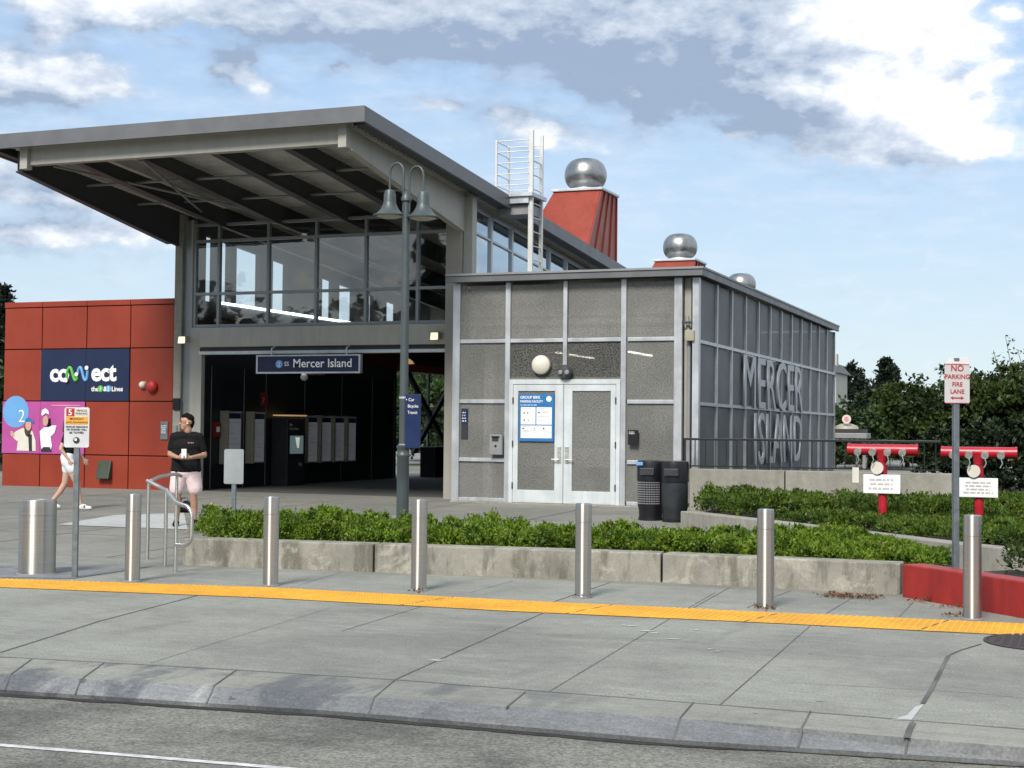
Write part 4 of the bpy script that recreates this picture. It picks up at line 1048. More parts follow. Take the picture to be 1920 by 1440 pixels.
# back and inner walls, floor
obj('back_wall', MB().box(-11.6, -6.8, 42.0, 42.1, .2, 4.46), M['beam'], bk)
obj('inner_wall', MB().box(-11.6, -7.4, 31.6, 31.75, .2, 4.46), M['grey'], bk)
obj('upper_lining', MB().box(-11.5, -7.2, 27.0, 27.08, 3.42, 4.46), M['cream'], bk)
obj('lining_rail', MB().box(-11.5, -7.2, 26.96, 26.99, 3.62, 3.66).box(-11.5, -7.2, 26.96, 26.99, 3.80, 3.83), M['grey'], bk)
obj('inner_rail_band', MB().box(-10.35, -8.35, 27.0, 27.06, .92, 1.28), M['cream'], bk)
obj('inner_column', MB().box(-11.42, -11.22, 27.6, 27.8, .2, 3.3), M['cream'], bk)
obj('floor', MB().box(-11.6, -6.9, 26.66, 42, .12, .21), M['tile'], bk)
obj('base_kerb', MB().box(-11.66, -6.75, 26.5, 26.53, .15, .225), M['lowwall'], bk)
for x, y0, y1 in ((-10.2, 28.5, 30.9), (-8.65, 28.5, 30.1)):
    obj('tube_light', MB().box(x-.03, x+.03, y0, y1, 3.19, 3.22), M['tube'], bk)
for y in (33, 35.4, 38): obj('tube_light', MB().box(-7.9, -7.84, y, y+1.2, 3.5, 3.53), M['tube'], bk)
# interior blocks read through the side mesh: bike racks as parts
for k in range(6):
    y = 32.6+k*1.3
    obj('bike_rack', MB().tube([(-8.2, y, .21), (-8.2, y, 1.0), (-8.1, y, 1.08), (-7.7, y, 1.08), (-7.6, y, 1.0), (-7.6, y, .21)], .025, 8), M['galv'], bk)
# big letters on the side mesh
gl = M['alu']
def bigtext(s_, y0, y1, z0, hgt):
    nn = len(s_); t = text('lettering', s_, 1., M['letters'], bk, (0, 0, 0), (0, 1, 0), (0, 0, 1), ext=.03, bold=.0, world=False, spacing=1.08)
    me = t.data; co = np.empty(len(me.vertices)*3); me.vertices.foreach_get('co', co); co = co.reshape(-1, 3)
    co[:, 1] = y0+(co[:, 1]-co[:, 1].min())/(co[:, 1].max()-co[:, 1].min())*(y1-y0)
    co[:, 2] = z0+(co[:, 2]-co[:, 2].min())/(co[:, 2].max()-co[:, 2].min())*hgt
    co[:, 0] += -6.70
    me.vertices.foreach_set('co', co.ravel()); me.transform(WM[bk.name_full].inverted()); me.update()
M['letters'] = mat('letter_aluminium', (.46, .49, .52), .5, metal=.3, var=.05)
bigtext('MERCER', 30.25, 36.85, 2.12, 1.12)
bigtext('ISLAND', 31.3, 36.75, .92, 1.12)

# ================================================================== LOW WALL AND RAILING
lw_ = thing('retaining_wall', (-5, 26, .2), 'low plain concrete wall in front of the big MERCER ISLAND letters', 'wall')
obj('wall_block', MB().box(-6.72, -5.02, 25.9, 26.15, .1, .95), M['lowwall'], lw_, bev=.012)
obj('wall_block', MB().box(-5.0, -2.2, 25.9, 26.15, .1, .95), M['lowwall'], lw_, bev=.012)
ra = thing('railing', (-5, 26, .95), 'black metal railing on the low concrete wall', 'railing')
obj('top_rail', MB().box(-6.86, -2.4, 25.99, 26.05, 1.46, 1.50), M['blackm'], ra, bev=.004)
obj('bottom_rail', MB().box(-6.86, -2.4, 26.0, 26.04, .985, 1.01), M['blackm'], ra)
for i in range(24):
    x = -6.84+i*.19; wdt = .018 if i % 8 == 0 else .008
    obj('post' if i % 8 == 0 else 'baluster', MB().box(x-wdt, x+wdt, 26.02-wdt, 26.02+wdt, .95 if i % 8 == 0 else 1.011, 1.459), M['blackm'], ra)

# ================================================================== PLANTERS
def wall_run(name, pts, h, th, m, label, zb=None, jw=.02, part='wall_block'):
    """a kerb wall from blocks following ground points"""
    t = thing(name, (pts[0][0], pts[0][1], 0), label, 'wall')
    for a, b in zip(pts[:-1], pts[1:]):
        a3 = Vector((a[0], a[1])); b3 = Vector((b[0], b[1])); d = (b3-a3).normalized(); q = Vector((-d.y, d.x))*th
        a3 = a3+d*jw*.5; b3 = b3-d*jw*.5
        za = a[2] if len(a) > 2 else 0; zb_ = b[2] if len(b) > 2 else 0
        c = [a3, b3, b3+q, a3+q]
        s = MB().hexa([(c[0].x, c[0].y, za-.15), (c[1].x, c[1].y, zb_-.15), (c[2].x, c[2].y, zb_-.15), (c[3].x, c[3].y, za-.15)],
                      [(c[0].x, c[0].y, za+h), (c[1].x, c[1].y, zb_+h), (c[2].x, c[2].y, zb_+h), (c[3].x, c[3].y, za+h)])
        obj(part, s, m, t, bev=.015)
    return t
wp_ = [G(345, 1060), G(700, 1073), G(1240, 1093), G(1690, 1116)]
wall_run('planter_wall', [tuple(p[:2]) for p in (wp_[0], wp_[1], wp_[2], wp_[3])], .315, .28, M['planter'], 'weathered concrete planter wall along the sidewalk')
wall_run('planter_end_wall', [(-11.2, 17.0, .02), (-10.55, 15.75), (-9.86, 14.72)][::1], .30, .30, M['planter'], 'weathered curved end of the planter beside the handrail')
rc0 = G(1690, 1119); rc1 = G(1920, 1160)
rw = wall_run('red_curb_wall', [tuple(rc0[:2]), tuple((rc0+(rc1-rc0)*.62)[:2]), tuple((rc1+(rc1-rc0)*.0)[:2]), tuple((rc1+(rc1-rc0)*1.2)[:2]), tuple((rc1+(rc1-rc0)*2.2)[:2])], .325, .26, M['redcurb'], 'bright red painted kerb wall at the right')
wall_run('back_kerb_wall', [(-6.05, 22.75, .0), (-3.7, 20.25, .0), (-1.45, 17.7, .0), (.6, 15.9, 0), (3, 14.6, 0)], .36, .25, M['lowwall'], 'pale kerb wall of the upper shrub bed')
so_ = MB(); so_.add([(-10.9, 17.2, .2), (-10.3, 15.6, .2), (-9.6, 14.98, .2), (-4.2, 15.56, .2), (-1.85, 15.45, .2), (-1.3, 16.2, .2), (-1.4, 17.3, .2), (-3.4, 19.7, .2), (-6, 17.2, .2)], [tuple(range(9))])
so_.add([(-5.8, 22.9, .32), (-3.5, 20.45, .32), (-1.25, 17.9, .32), (.8, 16.1, .32), (3.2, 14.8, .32), (12, 14, .32), (12, 45, .32), (-6, 45, .32), (-6, 26, .32)], [tuple(range(9))])
so_.add([(-1.6, 15.5, .18), (-.35, 14.05, .18), (.9, 12.6, .18), (6, 12.6, .18), (6, 14.5, .18), (3.0, 14.5, .18), (.5, 15.8, .18), (-.8, 16.6, .18)], [tuple(range(8))])
tag(obj('planting_soil', so_, M['soil'], recalc=False), kind='structure')

def inpoly(P, poly):
    x, y = P[:, 0], P[:, 1]; r = np.zeros(len(P), bool); n = len(poly)
    for i in range(n):
        x0, y0 = poly[i]; x1, y1 = poly[(i+1) % n]
        c = ((y0 > y) != (y1 > y)) & (x < (x1-x0)*(y-y0)/(y1-y0+1e-12)+x0); r ^= c
    return r
def shrub_bed(name, poly, zbase, hfun, spacing, nleaf, size, m, label, seed):
    rng = np.random.default_rng(seed); poly = np.array(poly)
    x0, y0 = poly.min(0); x1, y1 = poly.max(0)
    cs = []
    gx = np.arange(x0, x1, spacing); gy = np.arange(y0, y1, spacing)
    X_, Y_ = np.meshgrid(gx, gy); c = np.stack([X_.ravel(), Y_.ravel()], 1)+rng.uniform(-.45, .45, (X_.size, 2))*spacing
    c = c[inpoly(c, poly)]
    Vs, Qs, k = [], [], 0
    for cx, cy in c:
        h = hfun(cx, cy)*rng.uniform(.6, 1.12)*(.96+.14*sin(cx*2.1+1.)*cos(cy*1.7+cx))
        r = spacing*rng.uniform(.65, 1.0)
        n = int(nleaf*rng.uniform(.7, 1.2))
        a = rng.uniform(0, 2*pi, n); t = rng.uniform(0, 1, n)**.6; ph = t*pi/2
        rad = r*np.cos(ph*.92)*rng.uniform(.6, 1.08, n); z = h*np.sin(ph)*rng.uniform(.75, 1.1, n)
        P = np.stack([cx+rad*np.cos(a), cy+rad*np.sin(a), zbase+z], 1)
        outd = np.stack([np.cos(a)*np.cos(ph), np.sin(a)*np.cos(ph), np.sin(ph)+.2], 1)*1.4
        V, Q = leaves(P, size*rng.uniform(.72, 1.3), rng, outd*rng.uniform(.5, 1.1), rng.uniform(.34, .55))
        Vs.append(V); Qs.append(Q+k); k += len(V)
        # a few upright shoots standing out
        for _ in range(rng.integers(1, 4)):
            sx, sy = cx+rng.normal()*r*.4, cy+rng.normal()*r*.4; hh = h*rng.uniform(.95, 1.28); m_ = 9
            zz = np.linspace(hh*.6, hh, m_); P = np.stack([np.full(m_, sx)+rng.normal(0, .008, m_), np.full(m_, sy)+rng.normal(0, .008, m_), zbase+zz], 1)
            V, Q = leaves(P, size*.95, rng, np.array([0, 0, .9]), .42); Vs.append(V); Qs.append(Q+k); k += len(V)
    o = arr_mesh(name, np.concatenate(Vs), np.concatenate(Qs), m)
    return tag(o, label, 'shrubs', kind='stuff')
def h1(x, y): return .33 if x < -8.2 else (.31 if x < -5 else .25) if x < -2.6 else .18
shrub_bed('front_shrubs', [(-10.75, 16.9), (-10.25, 15.65), (-9.7, 15.12), (-4.2, 15.68), (-2.2, 15.62), (-1.55, 15.75), (-1.5, 16.9), (-2.2, 18.2), (-3.0, 19.1), (-3.9, 18.2), (-5, 16.9)], .20, h1, .19, 330, .048, M['shrub'], 'bright green low shrubs filling the front planter', 3)
def h2(x, y): return (.28 if y > 21.9 else .15)+max(0, (x+1.2))*.09
shrub_bed('upper_shrubs', [(-5.75, 23.0), (-3.4, 20.6), (-1.15, 18.05), (.9, 16.4), (3, 15.4), (4, 26), (-1, 27.5), (-2, 25.7), (-6.4, 25.7)], .33, h2, .28, 210, .062, M['shrub2'], 'darker green shrubs filling the upper bed round the red pipes', 5)
shrub_bed('corner_shrubs', [(-.95, 16.45), (-.15, 14.65), (.8, 13.5), (3, 13.5), (3, 14.5), (.6, 15.8)], .18, lambda x, y: .42+max(0, x+.6)*.25, .22, 170, .06, M['tree1'], 'dark olive shrubs behind the red kerb wall', 6)

# dead leaves at the foot of the wall and round a bollard
rng = np.random.default_rng(8)
P = []
for (u, v, su, n_l) in ((1590, 1119, 40, 130), (1625, 1121, 30, 60), (1435, 1140, 22, 60), (1730, 1128, 25, 25), (1800, 1155, 40, 40), (1560, 1116, 25, 50), (1775, 1138, 30, 20), (1093, 1119, 16, 22), (785, 1108, 16, 18)):
    for _ in range(n_l):
        q = G(u+rng.normal()*su*.5, v+abs(rng.normal())*2.2); P.append((q.x, q.y, .012+rng.uniform(0, .02)))
V, Q = leaves(np.array(P), .035, rng, None, .6)
V[:, 2] = np.clip(V[:, 2], .006, .05)
tag(arr_mesh('leaf_litter', V, Q, M['litter']), 'dry brown leaves gathered along the planter wall and posts', 'leaf litter', kind='stuff')

# ================================================================== BOLLARDS
def bollard(loc, r, h, label, group=None):
    t = thing('bollard', loc, label, 'bollard', group)
    b = MB().lathe([(r, .0), (r, h*.80-.003)], (0, 0, 0), 48).lathe([(r, h*.80+.002), (r, h-.012), (r-.001, h-.007), (r-.005, h-.002), (r-.012, h)], (0, 0, 0), 48).lathe([(r-.005, h*.80-.0025), (r-.005, h*.80+.0015)], (0, 0, 0), 48)
    o = obj('post', b, M['steel'], t, world=False)
    obj('base_ring', MB().lathe([(r+.02, .002), (r+.018, .012), (r+.003, .014)], (0, 0, 0), 40), M['grey'], t, world=False)
    return t
bl = ['leftmost slim steel bollard, right of the fat bollard and its sign post', 'slim steel bollard in front of the handrail end of the planter, second from left',
      'slim steel bollard in front of the green street lamp', 'slim steel bollard in front of the double doors', 'slim steel bollard below the MERCER ISLAND letters, left of the red kerb wall', 'slim steel bollard in front of the red kerb wall']
bpos = [G(248, 1090), G(507, 1098), G(785, 1107), G(1093, 1120), G(1435, 1140), G(1823, 1161)]
b0 = None
for p, l in zip(bpos, bl):
    if b0 is None: b0 = bollard(tuple(p), .078, .905, l, 'slim steel bollards along the yellow strip'); o = b0
    else: o = copy_tree(b0)
    o.location = p; o['label'] = l; o.rotation_euler.z = random.Random(p.x).uniform(0, 6)
p = G(69, 1076)
fbz = bollard(tuple(p), .195, .80, 'fat short steel bollard at the far left on a steel plate')

# ================================================================== SIGN POSTS
def signpost(loc, h, rz, sw_, z0, z1, label, name='parking_sign'):
    t = thing(name, loc, label, 'sign', rz=rz)
    obj('post', MB().box(-.028, .028, -.028, .028, 0, h), M['galv'], t, world=False, bev=.004)
    return t
def plate(t, w_, z0, z1, m, y=-.034, name='plate'):
    return obj(name, MB().prism([(-w_/2+.015, z0), (w_/2-.015, z0), (w_/2, z0+.015), (w_/2, z1-.015), (w_/2-.015, z1), (-w_/2+.015, z1), (-w_/2, z1-.015), (-w_/2, z0+.015)], 'y', y, y+.003), m, t, world=False)
p = G(140, 1083)
s1 = signpost(tuple(p), 1.80, .40, .3, 0, 0, 'parking notice with red, orange and white fields on the post at far left')
plate(s1, .262, 1.375, 1.80, mat('notice_white', (.56, .58, .60), .5))
obj('red_field', MB().box(-.112, -.026, -.0365, -.0345, 1.705, 1.788), M['redp'], s1, world=False)
obj('white_field', MB().box(-.02, .115, -.0365, -.0345, 1.715, 1.785), M['cream'], s1, world=False)
obj('orange_field', MB().box(-.118, .118, -.0365, -.0345, 1.618, 1.70), M['orange'], s1, world=False)
def ft(t, s_, size, x, z, m='ink', al='CENTER', y=-.038): text('lettering', s_, size, M[m], t, (x, y, z), align=al, ext=.002, world=False, bold=.01)
ft(s1, '5', .09, -.07, 1.715, 'wht'); ft(s1, 'VEHICLE', .030, .048, 1.755); ft(s1, 'PARKING', .030, .048, 1.724)
ft(s1, 'MONDAY', .034, 0, 1.666); ft(s1, 'UNTIL 7:30 EVENINGS', .024, 0, 1.632)
ft(s1, 'VEHICLES REMAINING', .024, 0, 1.585); ft(s1, 'OR PARKED WILL', .027, 0, 1.555); ft(s1, 'BE TOWED', .030, 0, 1.522)
obj('tow_symbol', MB().lathe([(.034, -.0345), (.034, -.0375)], (0, 0, 1.45), 24, 'y'), M['ink'], s1, world=False)
obj('tow_symbol_detail', MB().box(-.02, .005, -.0395, -.0378, 1.445, 1.47), M['wht'], s1, world=False)
p = Vector((-1.255, 15.2, .20))
s2 = signpost(tuple(p), 2.16, .5, .3, 0, 0, 'tall no parking fire lane sign on the grey post at right', 'no_parking_sign')
M['signw'] = mat('sign_white', (.50, .49, .49), .5, var=.05)
plate(s2, .258, 1.71, 2.10, M['signw']); 
obj('top_plate', MB().hexa([(-.115, -.036, 2.102), (.125, -.036, 2.102), (.125, -.030, 2.102), (-.115, -.030, 2.102)], [(-.09, -.012, 2.16), (.125, -.010, 2.175), (.125, -.004, 2.175), (-.09, -.006, 2.16)]), M['signw'], s2, world=False)
ft(s2, 'NO', .085, 0, 2.03, 'redp'); ft(s2, 'PARKING', .062, 0, 1.955, 'redp'); ft(s2, 'FIRE', .060, 0, 1.880, 'redp'); ft(s2, 'LANE', .060, 0, 1.810, 'redp')
obj('arrow', MB().prism([(-.07, 1.765), (-.04, 1.782), (-.04, 1.771), (.04, 1.771), (.04, 1.782), (.07, 1.765), (.04, 1.748), (.04, 1.759), (-.04, 1.759), (-.04, 1.748)], 'y', -.037, -.0345), M['redp'], s2, world=False)
obj('red_border', MB().box(-.127, .127, -.0365, -.0345, 2.092, 2.098).box(-.127, .127, -.0365, -.0345, 1.712, 1.718), M['redp'], s2, world=False)
M['plateg'] = mat('dull_sign_back', (.28, .30, .31), .55, var=.1)
p = Vector((-10.61, 17.0, gz(17)))
s3 = signpost(tuple(p), 1.28, .35, .3, 0, 0, 'small blank grey-white plate on a short post at the left end of the planter', 'small_sign')
plate(s3, .26, .82, 1.28, M['plateg'], -.034)

# ================================================================== STREET LAMP
LX, LY = -9.09, 19.0
lz = gz(LY)
sl_ = thing('street_lamp', (LX, LY, lz), 'grey-green street lamp with two gooseneck bell shades', 'street lamp')
obj('base', MB().lathe([(.13, lz), (.13, lz+.10), (.10, lz+.16), (.088, lz+.25), (.085, 1.20), (.097, 1.22), (.097, 1.25), (.088, 1.26), (.088, 1.33), (.097, 1.34), (.097, 1.37), (.06, 1.39)], (LX, LY, 0), 32), M['lamp'], sl_)
obj('pole', MB().lathe([(.062, 1.39), (.052, 4.8), (.05, 4.85)], (LX, LY, 0), 28), M['lamp'], sl_)
ax_ = Vector((.90, -.10, 0)).normalized()
cen = Vector((LX, LY, 4.85))
obj('finial', MB().lathe([(.075, 4.85), (.075, 4.90), (.04, 4.96), (.012, 5.0)], (LX, LY, 0), 20), M['lamp'], sl_)
for s_, top, drop in ((-1, 5.40, 4.98), (1, 5.33, 4.92)):
    base = cen+ax_*(.05*s_); pts = [base+Vector((0, 0, -.15)), base+Vector((0, 0, .15))]
    R_ = .115 if s_ == -1 else .115
    zc = top-R_*1.2
    for k in range(15):
        t = pi*k/14; pts.append(Vector((base.x, base.y, 0))+ax_*(s_*(R_-R_*cos(t)))+Vector((0, 0, zc+R_*1.25*sin(t))))
    ex_ = Vector((base.x, base.y, 0))+ax_*(s_*2*R_)
    pts += [ex_+Vector((0, 0, drop+.05))]
    obj('arm', MB().tube(pts, .017, 10), M['lamp'], sl_)
    zb = drop-.32
    sh = MB().lathe([(.02, zb+.38), (.065, zb+.36), (.085, zb+.30), (.088, zb+.20), (.097, zb+.16), (.13, zb+.09), (.185, zb+.03), (.238, zb+.005), (.238, zb-.006), (.18, zb+.010)], (ex_.x, ex_.y, 0), 32)
    so2 = obj('lamp_shade', sh, M['lamp'], sl_)
    obj('lamp_glass', MB().lathe([(.185, zb+.004), (.185, zb-.012), (.12, zb-.035), (.03, zb-.045)], (ex_.x, ex_.y, 0), 28), M['lampw'], so2)
ds = thing('direction_sign', (LX+.12, LY-.05, 1.4), 'blue blade sign with three white words on the street lamp', 'sign')
obj('blade', MB().box(LX+.062, LX+.30, LY-.08, LY-.065, 1.34, 2.10), M['navy2'], ds, bev=.003)
for z in (1.38, 2.05): obj('clamp', MB().lathe([(.068, z-.015), (.068, z+.015)], (LX, LY, 0), 24).box(LX+.05, LX+.10, LY-.0645, LY-.03, z-.012, z+.012), M['galvl'], ds)
text('lettering', '\u2022 Car', .062, M['wht'], ds, (LX+.07, LY-.083, 2.00), ext=.003); text('lettering', 'Bicycles', .062, M['wht'], ds, (LX+.10, LY-.083, 1.91), ext=.003, sx=.85); text('lettering', 'Transit', .062, M['wht'], ds, (LX+.10, LY-.083, 1.82), ext=.003, sx=.85)

# ================================================================== HANDRAILS
hr = thing('handrail', (-9.6, 14.3, 0), 'stainless handrail sloping down to the planter corner with a looped end', 'handrail')
A_ = [G(275, 1040), G(300, 1060), G(328, 1068)]
A_ = [Vector((p.x, p.y, 0)) for p in A_]
zt = [.93, .88, .80]
A_[0] = Vector((-10.62, 15.10, 0)); A_[1] = Vector((-9.92, 14.45, 0)); A_[2] = Vector((-9.42, 13.92, 0))
zt = [.93, .86, .74]
for a, z in zip(A_, zt): obj('post', MB().cyl(a, (a.x, a.y, z-.005), .021, n=14), M['steelrail'], hr)
dd = (A_[2]-A_[0]).normalized(); e = A_[2]; ex1 = Vector((1, -.12, 0)).normalized()
pts = [Vector((A_[0].x-.05, A_[0].y+.05, .945)), Vector((A_[1].x, A_[1].y, .875)), Vector((e.x, e.y, .765))]
for k in range(9):
    t = (pi/2)*k/8; pts.append(e+ex1*(.10+.12*sin(t))+Vector((0, 0, .62+.12*cos(t))))
for k in range(9):
    t = (pi/2)*k/8; pts.append(e+ex1*(.10+.12*cos(t))+Vector((0, 0, .42-.12*sin(t))))
pts.append(e+Vector((0, 0, .30)))
obj('rail', MB().tube(pts, .024, 12), M['steelrail'], hr)
h2_ = thing('back_handrail', (-11.6, 15.9, 0), 'short level stainless handrail behind the sloping one', 'handrail')
b0_ = Vector((-10.66, 15.2, 0)); b1_ = Vector((-10.93, 16.15, .02))
obj('rail', MB().tube([(b0_.x, b0_.y, .945), (-10.74, 15.5, .985), (-10.84, 15.85, 1.0), (b1_.x, b1_.y, 1.0), (b1_.x, b1_.y+.10, .97)], .022, 12), M['steelrail'], h2_)
for q in (b1_,): obj('post', MB().cyl(q, (q.x, q.y, .99 if q is not b1_ else 1.01), .02, n=12), M['steelrail'], h2_)
fl_ = thing('far_handrail', (-23.3, 26.5, .2), 'end of a steel handrail at the far left edge in front of the red block', 'handrail')
obj('post', MB().cyl((-22.3, 26.0, .19), (-22.3, 26.0, 1.22), .03, n=12), M['steelrail'], fl_)
obj('rail', MB().tube([(-22.28, 26.0, 1.22), (-23.2, 25.7, 1.24), (-25.5, 25.1, 1.24)], .03, 10), M['steelrail'], fl_)

# ================================================================== LITTER BINS
def litter_bin(loc, label, perf):
    t = thing('litter_bin', loc, label, 'litter bin')
    r = .215
    obj('body', MB().lathe([(r*.88, 0), (r*.92, .18), (r, .24), (r, .64)], (0, 0, 0), 36), M['black'] if perf else M['greybin'], t, world=False)
    obj('lid', MB().lathe([(r+.012, .641), (r+.012, .92), (r+.002, .975), (r*.55, .985)], (0, 0, 0), 36), M['black'], t, world=False)
    obj('opening', MB().hexa([(-.12, -r-.035, .74), (.12, -r-.035, .74), (.12, -r+.02, .74), (-.12, -r+.02, .74)], [(-.12, -r-.035, .86), (.12, -r-.035, .86), (.12, -r+.02, .86), (-.12, -r+.02, .86)]), M['dark2'], t, world=False, bev=.01)
    obj('foot_ring', MB().lathe([(r*.95, 0), (r*.95, .05), (r*.86, .052)], (0, 0, 0), 30), M['black'], t, world=False)
    if perf:
        h = MB()
        for i in range(16):
            a = -pi/2+(-.95+1.9*i/15)
            for j in range(10):
                z = .27+j*.038; c_ = Vector(((r+.002)*cos(a), (r+.002)*sin(a), z)); tx = Vector((-sin(a), cos(a), 0))*.008; n_ = Vector((cos(a), sin(a), 0))*.004
                h.hexa([c_-tx-n_, c_+tx-n_, c_+tx+n_, c_-tx+n_], [c_-tx-n_+Vector((0, 0, .02)), c_+tx-n_+Vector((0, 0, .02)), c_+tx+n_+Vector((0, 0, .02)), c_-tx+n_+Vector((0, 0, .02))])
        obj('perforations', h, M['grey'], t, world=False)
        obj('blue_label', MB().box(-.185, -.07, -r-.03, -r+.06, .90, .955), M['lblue'], t, world=False, bev=.004)
    return t
M['greybin'] = mat('dull_grey_metal', (.045, .05, .055), .35, metal=.5, var=.2, scale=4)
gz_b = gz(23.4)
litter_bin((-6.76, 23.55, gz_b), 'black perforated litter bin with a blue label at the left', True)
litter_bin((-6.30, 23.35, gz_b), 'black-topped litter bin with a smooth grey body', False)

M['faint'] = mat('faint_print', (.45, .42, .42), .6)
# ================================================================== FIRE DEPARTMENT CONNECTIONS
def fdc(x0, x1, y, zc, zb, label, second):
    cx = (x0+x1)/2
    t = thing('fire_hose_connection', (cx, y, zb), label, 'standpipe', 'red fire hose connections in the upper bed')
    obj('manifold', MB().cyl((x0, y, zc), (x1, y, zc), .078, n=24).cyl((x0-.012, y, zc), (x0+.02, y, zc), .084, n=24).cyl((x1-.02, y, zc), (x1+.012, y, zc), .084, n=24), M['hyd'], t)
    obj('riser', MB().cyl((cx, y, zb), (cx, y, zc), .062, n=22).cyl((cx, y, zb), (cx, y, zb+.06), .10, n=22).cyl((cx, y, zc-.16), (cx, y, zc-.04), .072, .085, n=22), M['hyd'], t, bev=0)
    w_ = x1-x0
    for k in range(4):
        x = x0+w_*(.16+.215*k)
        i_ = obj('inlet', MB().cyl((x, y-.06, zc-.01), (x, y-.17, zc-.03), .040, n=18), M['chrome'], t)
        obj('cap', MB().cyl((x, y-.17, zc-.03), (x, y-.20, zc-.035), .050, n=18), M['chrome'], i_)
        obj('chain', MB().tube([(x, y-.19, zc-.07), (x+.02, y-.19, zc-.14), (x-.01, y-.185, zc-.20)], .008, 6), M['chrome'], i_)
    obj('gauge', MB().cyl((cx-.06, y-.07, zc-.25), (cx-.06, y-.13, zc-.25), .085, n=24), M['cream'], t)
    sgn = obj('notice_plate', MB().box(cx-.25, cx+.25, y-.10, y-.09, zc-.60, zc-.34), M['wht'], t, bev=.01)
    words('small_print', cx-.2, y-.1005, zc-.56, .4, .18, 4 if second else 3, M['faint'], sgn, 11 if second else 12)
    return t
fdc(-3.17, -2.24, 21.0, 1.385, .34, 'red fire hose connection at the left with its riser foot showing', False)
fdc(-1.91, -.95, 21.0, 1.365, .34, 'red fire hose connection at the right, behind the no parking sign post', True)
tg = thing('yellow_tag', (-3.02, 20.82, 1.1), 'pale yellow tag hanging from the left red hose connection', 'tag')
obj('card', MB().box(-3.09, -3.0, 20.80, 20.806, .93, 1.14), M['cream'], tg)
obj('string', MB().tube([(-3.045, 20.803, 1.14), (-3.03, 20.80, 1.24), (-3.02, 20.81, 1.33)], .004, 6), M['grey'], tg)

# ================================================================== TREES
def crown(blobs, n, size, seed, surf=.5):
    """leaf points in clumps spread through several ellipsoids"""
    rng = np.random.default_rng(seed); out_ = []
    vol = np.array([b[3]*b[4]*b[5] for b in blobs]); vol = vol**.67; vol /= vol.sum()
    for b, fr_ in zip(blobs, vol):
        k = max(12, int(n*fr_/38)); a = rng.normal(size=(k, 3)); a /= np.linalg.norm(a, axis=1)[:, None]
        a *= (rng.uniform(0, 1, k)**.33*.6+.4)[:, None]*rng.uniform(.75, 1.08, k)[:, None]
        cc = a*np.array(b[3:6])+np.array(b[:3])
        cr = min(b[3:6])*rng.uniform(.10, .28, k)
        for c_, r in zip(cc, cr):
            m_ = 38; q = rng.normal(size=(m_, 3)); q /= np.linalg.norm(q, axis=1)[:, None]; q *= (rng.uniform(.3, 1, m_)*r)[:, None]; q[:, 2] *= .75
            out_.append(c_+q)
    P = np.concatenate(out_)
    return leaves(P, size, rng, None, .55, .25)
def tree(name, base, blobs, n, size, m, label, seed, trunk=.10, cat='tree'):
    t = thing(name, base, label, cat)
    V, Q = crown(blobs, n, size, seed)
    arr_mesh('crown', V, Q, m, t)
    tb = MB(); top = Vector(blobs[0][:3]); b = Vector(base)
    mid = (b+top)/2+Vector((.05, .05, 0))
    tb.tube([b, mid, top], [trunk, trunk*.75, trunk*.3], 8)
    for bb in blobs[1:6]: tb.tube([mid, (mid+Vector(bb[:3]))/2+Vector((0, 0, .1)), Vector(bb[:3])], [trunk*.5, trunk*.35, trunk*.12], 6)
    obj('trunk', tb, M['bark'], t)
    return t
def rb_(cx, cy, z0, z1, rx, ry, k, seed):
    r = random.Random(seed); L = [(cx, cy, (z0+z1)/2, rx*.8, ry*.8, (z1-z0)*.5)]
    for i in range(k):
        a = r.uniform(0, 2*pi); q = r.uniform(.4, .8)
        L.append((cx+rx*q*cos(a), cy+ry*q*sin(a), r.uniform(z0+.25*(z1-z0), z1-.22*(z1-z0)), rx*r.uniform(.3, .5), ry*r.uniform(.3, .5), (z1-z0)*r.uniform(.16, .28)))
    return L
# thicket behind the red pipes
tree('broad_tree', (-2.4, 31, .3), rb_(-2.4, 31, .9, 3.0, 1.5, 1.3, 14, 1), 26000, .11, M['tree1'], 'olive green broad tree behind the left red hose connection', 11)
tree('broad_tree', (-.4, 30, .3), rb_(-.5, 30, .7, 3.15, 1.5, 1.3, 14, 2), 26000, .11, M['tree1'], 'dense dark tree between the two red hose connections and the sign post', 12)
tree('broad_tree', (1.4, 29, .3), rb_(1.3, 29, .6, 2.95, 1.6, 1.3, 14, 3), 26000, .11, M['tree1'], 'dark tree at the right edge of the photo', 13)
tree('broad_tree', (-.2, 34.5, .3), rb_(.2, 34.5, .6, 3.3, 2.6, 1.4, 16, 4), 22000, .13, M['tree2'], 'darkest tree at the back of the thicket', 14)
tree('broad_tree', (-2.6, 37.5, .3), rb_(-2.8, 37.5, .5, 3.0, 1.5, 1.3, 12, 9), 16000, .13, M['tree2'], 'shaded tree behind the olive tree, beside the mesh building', 24)
tree('large_shrub', (.5, 23.2, .35), rb_(.6, 23.4, .4, 1.75, 1.2, 1.3, 10, 5), 12000, .09, M['tree1'], 'bushy dark shrub right of the right hose connection', 15, .04, 'shrub')
tree('large_shrub', (1.2, 18.6, .35), rb_(1.1, 18.8, .35, 1.1, 1.1, 1.1, 9, 6), 9000, .07, M['tree1'], 'low dark shrub at the right edge near the red kerb wall', 16, .03, 'shrub')
tree('large_shrub', (-1.6, 27.6, .35), rb_(-1.5, 27.8, .4, 1.9, 1.8, .9, 10, 7), 10000, .09, M['tree2'], 'dark shrub in the shade under the trees', 17, .04, 'shrub')
